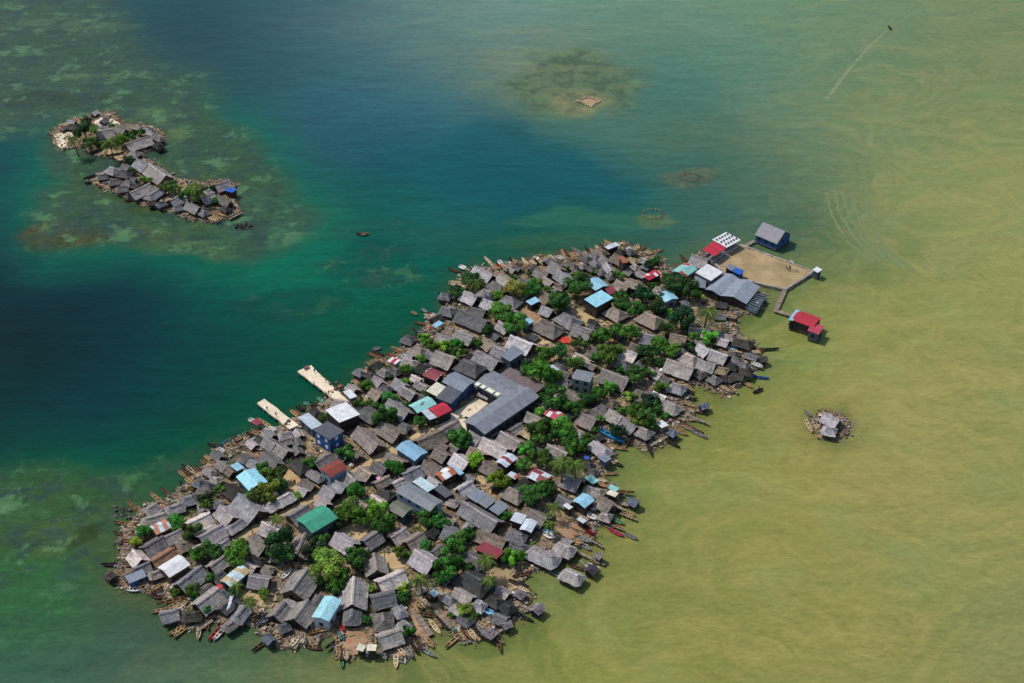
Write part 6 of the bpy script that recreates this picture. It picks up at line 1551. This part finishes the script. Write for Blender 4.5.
weeds(MAIN, 1100, 'low green weeds and garden plants filling gaps between the houses', 21); weeds(SMALL, 70, 'low green weeds among the huts of the smaller islet', 22)

# ---------------------------------------------------------------- stone fish pens and other small things out in the water
def pen(name, label, pts, tone, w=.9, z=.35, fill=None):
    mb = MB(); r_ = random.Random(len(label))
    for p, q in zip(pts, pts[1:]+pts[:1]):
        n = max(1, int((q-p).length/.6))
        for k in range(n):
            c = p.lerp(q, (k+.5)/n); t = r_.uniform(.6, 1.3); s = r_.uniform(.5, 1.1)*w; mb.box((c.x+r_.gauss(0, .15), c.y+r_.gauss(0, .15), r_.uniform(min(0, z)-.1, max(z, 0))), (s, s, .5), r_.uniform(0, 3), tuple(v*t for v in tone))
    o = mb.build(name, DEBRIS_M, tones=True); return tag(o, label, 'stone pen', None)
def oval(x, y, rx, ry, n=18):
    return [at(x+rx*math.cos(2*PI*i/n), y+ry*math.sin(2*PI*i/n), .2) for i in range(n)]
pen('fish_pen', 'four-sided stone pen filled with pale rubble, far out on a sandy shoal', [at(577, 101.5), at(586, 97.5), at(600.5, 101), at(591, 107)], (.36, .27, .2), 1.1)
land('shoal', [at(578, 101.5, .12), at(586, 98, .12), at(600, 101, .12), at(591, 106.5, .12)], .12, m_sand('pen_rubble', srgb(150, 128, 96), srgb(170, 146, 110), srgb(108, 88, 66)), .2)
pen('fish_pen', 'plain brownish ring of stones nearly awash', oval(690, 177, 9.5, 4), (.09, .07, .06), .75, -.1)
pen('fish_pen', 'ring of stones with a mossy yellow-green rim, nearest the canoe landing', oval(653, 213.5, 10.5, 4.6), (.14, .135, .075), .8, .0)
rocks(oval(244, 226, 7, 2.2), 'shore_rubble', 'low dark weed-covered rocks off the point of the smaller islet', 11, .25, (.06, .05, .045))
def wake(name, pts, w0, w1, color):
    V, F = [], []
    ps = [at(x, y, .012) for x, y in pts]; fine = []
    for p, q in zip(ps, ps[1:]):
        for k in range(24): fine.append(p.lerp(q, k/24))
    n = len(fine)
    for i, p in enumerate(fine):
        d = (fine[min(i+1, n-1)]-fine[max(i-1, 0)]).normalized(); s = Vector((-d.y, d.x, 0)); w = w0+(w1-w0)*i/n; w *= random.uniform(.45, 1.1); p = p + s*random.uniform(-.35, .35)
        V += [p-s*w, p+s*w]
    F = [(2*i, 2*i+1, 2*i+3, 2*i+2) for i in range(n-1) if random.random() < .985 - .12*i/n]
    F = [f if (V[f[1]]-V[f[0]]).cross(V[f[3]]-V[f[0]]).z > 0 else f[::-1] for f in F]
    m, nt = mat('churned_water'); finish(nt, color, .3, .3); me = mesh_of(name, V, F); me.materials.append(m); o = link_mesh(name, me); o['kind'] = 'structure'
wake('water_wake', [(888.5, 29), (870, 46), (852, 66), (838, 84), (826, 100)], .5, 1.3, srgb(122, 130, 86))
wake('water_wake', [(888.3, 28.2), (868, 42), (846, 57), (822, 72)], .3, .5, srgb(92, 108, 80))
wake('water_wake', [(889.5, 27), (905, 18), (920, 8), (930, 0)], .3, .5, srgb(116, 124, 84))
# tarpaulins and the court pole
def cloth(name, label, cat, tile, v, z, col):
    P = [at(tile[0]+v[i]/8, tile[1]+v[i+1]/8, z) for i in range(0, len(v), 2)]; c = sum(P, Vector())/len(P); mb = MB(); n = 6
    V = []
    for i in range(n+1):
        for j in range(n+1):
            a = P[0].lerp(P[1], i/n); b = P[3].lerp(P[2], i/n); q = a.lerp(b, j/n)-c; V.append((q.x, q.y, q.z+.25*math.sin(i*1.7+j*1.3)+random.uniform(-.06, .06)))
    F = [(i*(n+1)+j, (i+1)*(n+1)+j, (i+1)*(n+1)+j+1, i*(n+1)+j+1) for i in range(n) for j in range(n)]
    me = mesh_of(name, V, F, None, None, True); me.materials.append(PAINT_M); o = link_mesh(name, me, None, srgb(*col)); o.location = c; return tag(o, label, cat)
cloth('tarpaulin', 'small bright orange tarpaulin in the middle of the smaller islet', 'tarpaulin', (40, 105), (868, 590, 890, 580, 908, 602, 880, 615), 2.0, (232, 132, 52))
cloth('tarpaulin', 'light blue tarpaulin spread in the silted yard by the near shore', 'tarpaulin', (430, 570), (418, 335, 440, 328, 515, 345, 500, 358), 1.8, (110, 176, 220))
cloth('tarpaulin', 'deep blue tarpaulin near the tall palms on the muddy shore', 'tarpaulin', (540, 440), (340, 135, 365, 122, 405, 140, 380, 158), 2.2, (44, 84, 170))
cloth('laundry', 'white and red cloth drying on the dark thatch by the near shore', 'laundry', (150, 570), (640, 210, 668, 205, 640, 300, 612, 320), 4.4, (222, 226, 236))
cloth('laundry', 'red cloth lying on the ridge of a grey thatched house by the near shore', 'laundry', (150, 570), (530, 120, 560, 110, 585, 135, 560, 152), 5.6, (206, 48, 62))
cloth('laundry', 'pink cloth drying on a brown thatched roof', 'laundry', (340, 440), (285, 300, 310, 288, 330, 302, 305, 322), 6.0, (226, 150, 186))
cloth('roof_tiles', 'spread of bright red tiles stacked on the bare lane', 'tiles', (470, 300), (685, 325, 740, 280, 820, 320, 790, 350), 1.1, (196, 66, 52))
p = at(789, 271, 1.0); rt = empty('basketball_hoop', (p.x, p.y, 1.0), .6); tag(rt, 'basketball hoop on a pole at the end of the sandy court', 'hoop')
mb = MB(); mb.cyl((0, 0, 0), (0, 0, 3.2), .09, n=8); mb.cyl((0, 0, 3.1), (.9, 0, 3.3), .06, n=6); mb.build('pole', PAINT_M, rt, srgb(70, 72, 76))
mb = MB(); mb.box((.95, 0, 3.4), (.08, 1.8, 1.1)); mb.build('backboard', PAINT_M, rt, srgb(200, 198, 190))

for x, y in ((826, 192), (834, 190), (843, 192), (853, 196), (865, 200)):
    wake('water_wake', [(x, y), (x+5, y+22), (x+20, y+48), (x+48, y+72)], .6, .9, srgb(108, 122, 78))

# loads waiting on the piers
CARGO = [(786, 262, 'brown sacks and crates heaped near the white shed on the long pier', (112, 78, 58), 5), (742, 238, 'two dark crates at the seaward edge halfway along the long pier', (88, 70, 60), 2), (536, 108, 'low reddish pile of rope and nets at the head of the long pier', (142, 104, 92), 4), (706, 300, 'pale sacks by the landward edge of the long pier', (176, 160, 136), 2), (376, 536, 'crates stacked near the foot of the short pier', (104, 84, 66), 2)]
for x, y, lab, col, n in CARGO:
    p = at(240+x/8, 355+y/8, 1.5); rt = empty('cargo_pile', (p.x, p.y, 1.5), .6); tag(rt, lab, 'cargo'); r_ = random.Random(x)
    for k in range(n):
        mb = MB(); s_ = r_.uniform(.5, .9); mb.box((r_.uniform(-1.3, 1.3), r_.uniform(-.7, .7), s_*.35), (s_*1.3, s_, s_*.7), r_.uniform(0, 3)); mb.build('crate', PAINT_M, rt, tint(col, r_, .2))
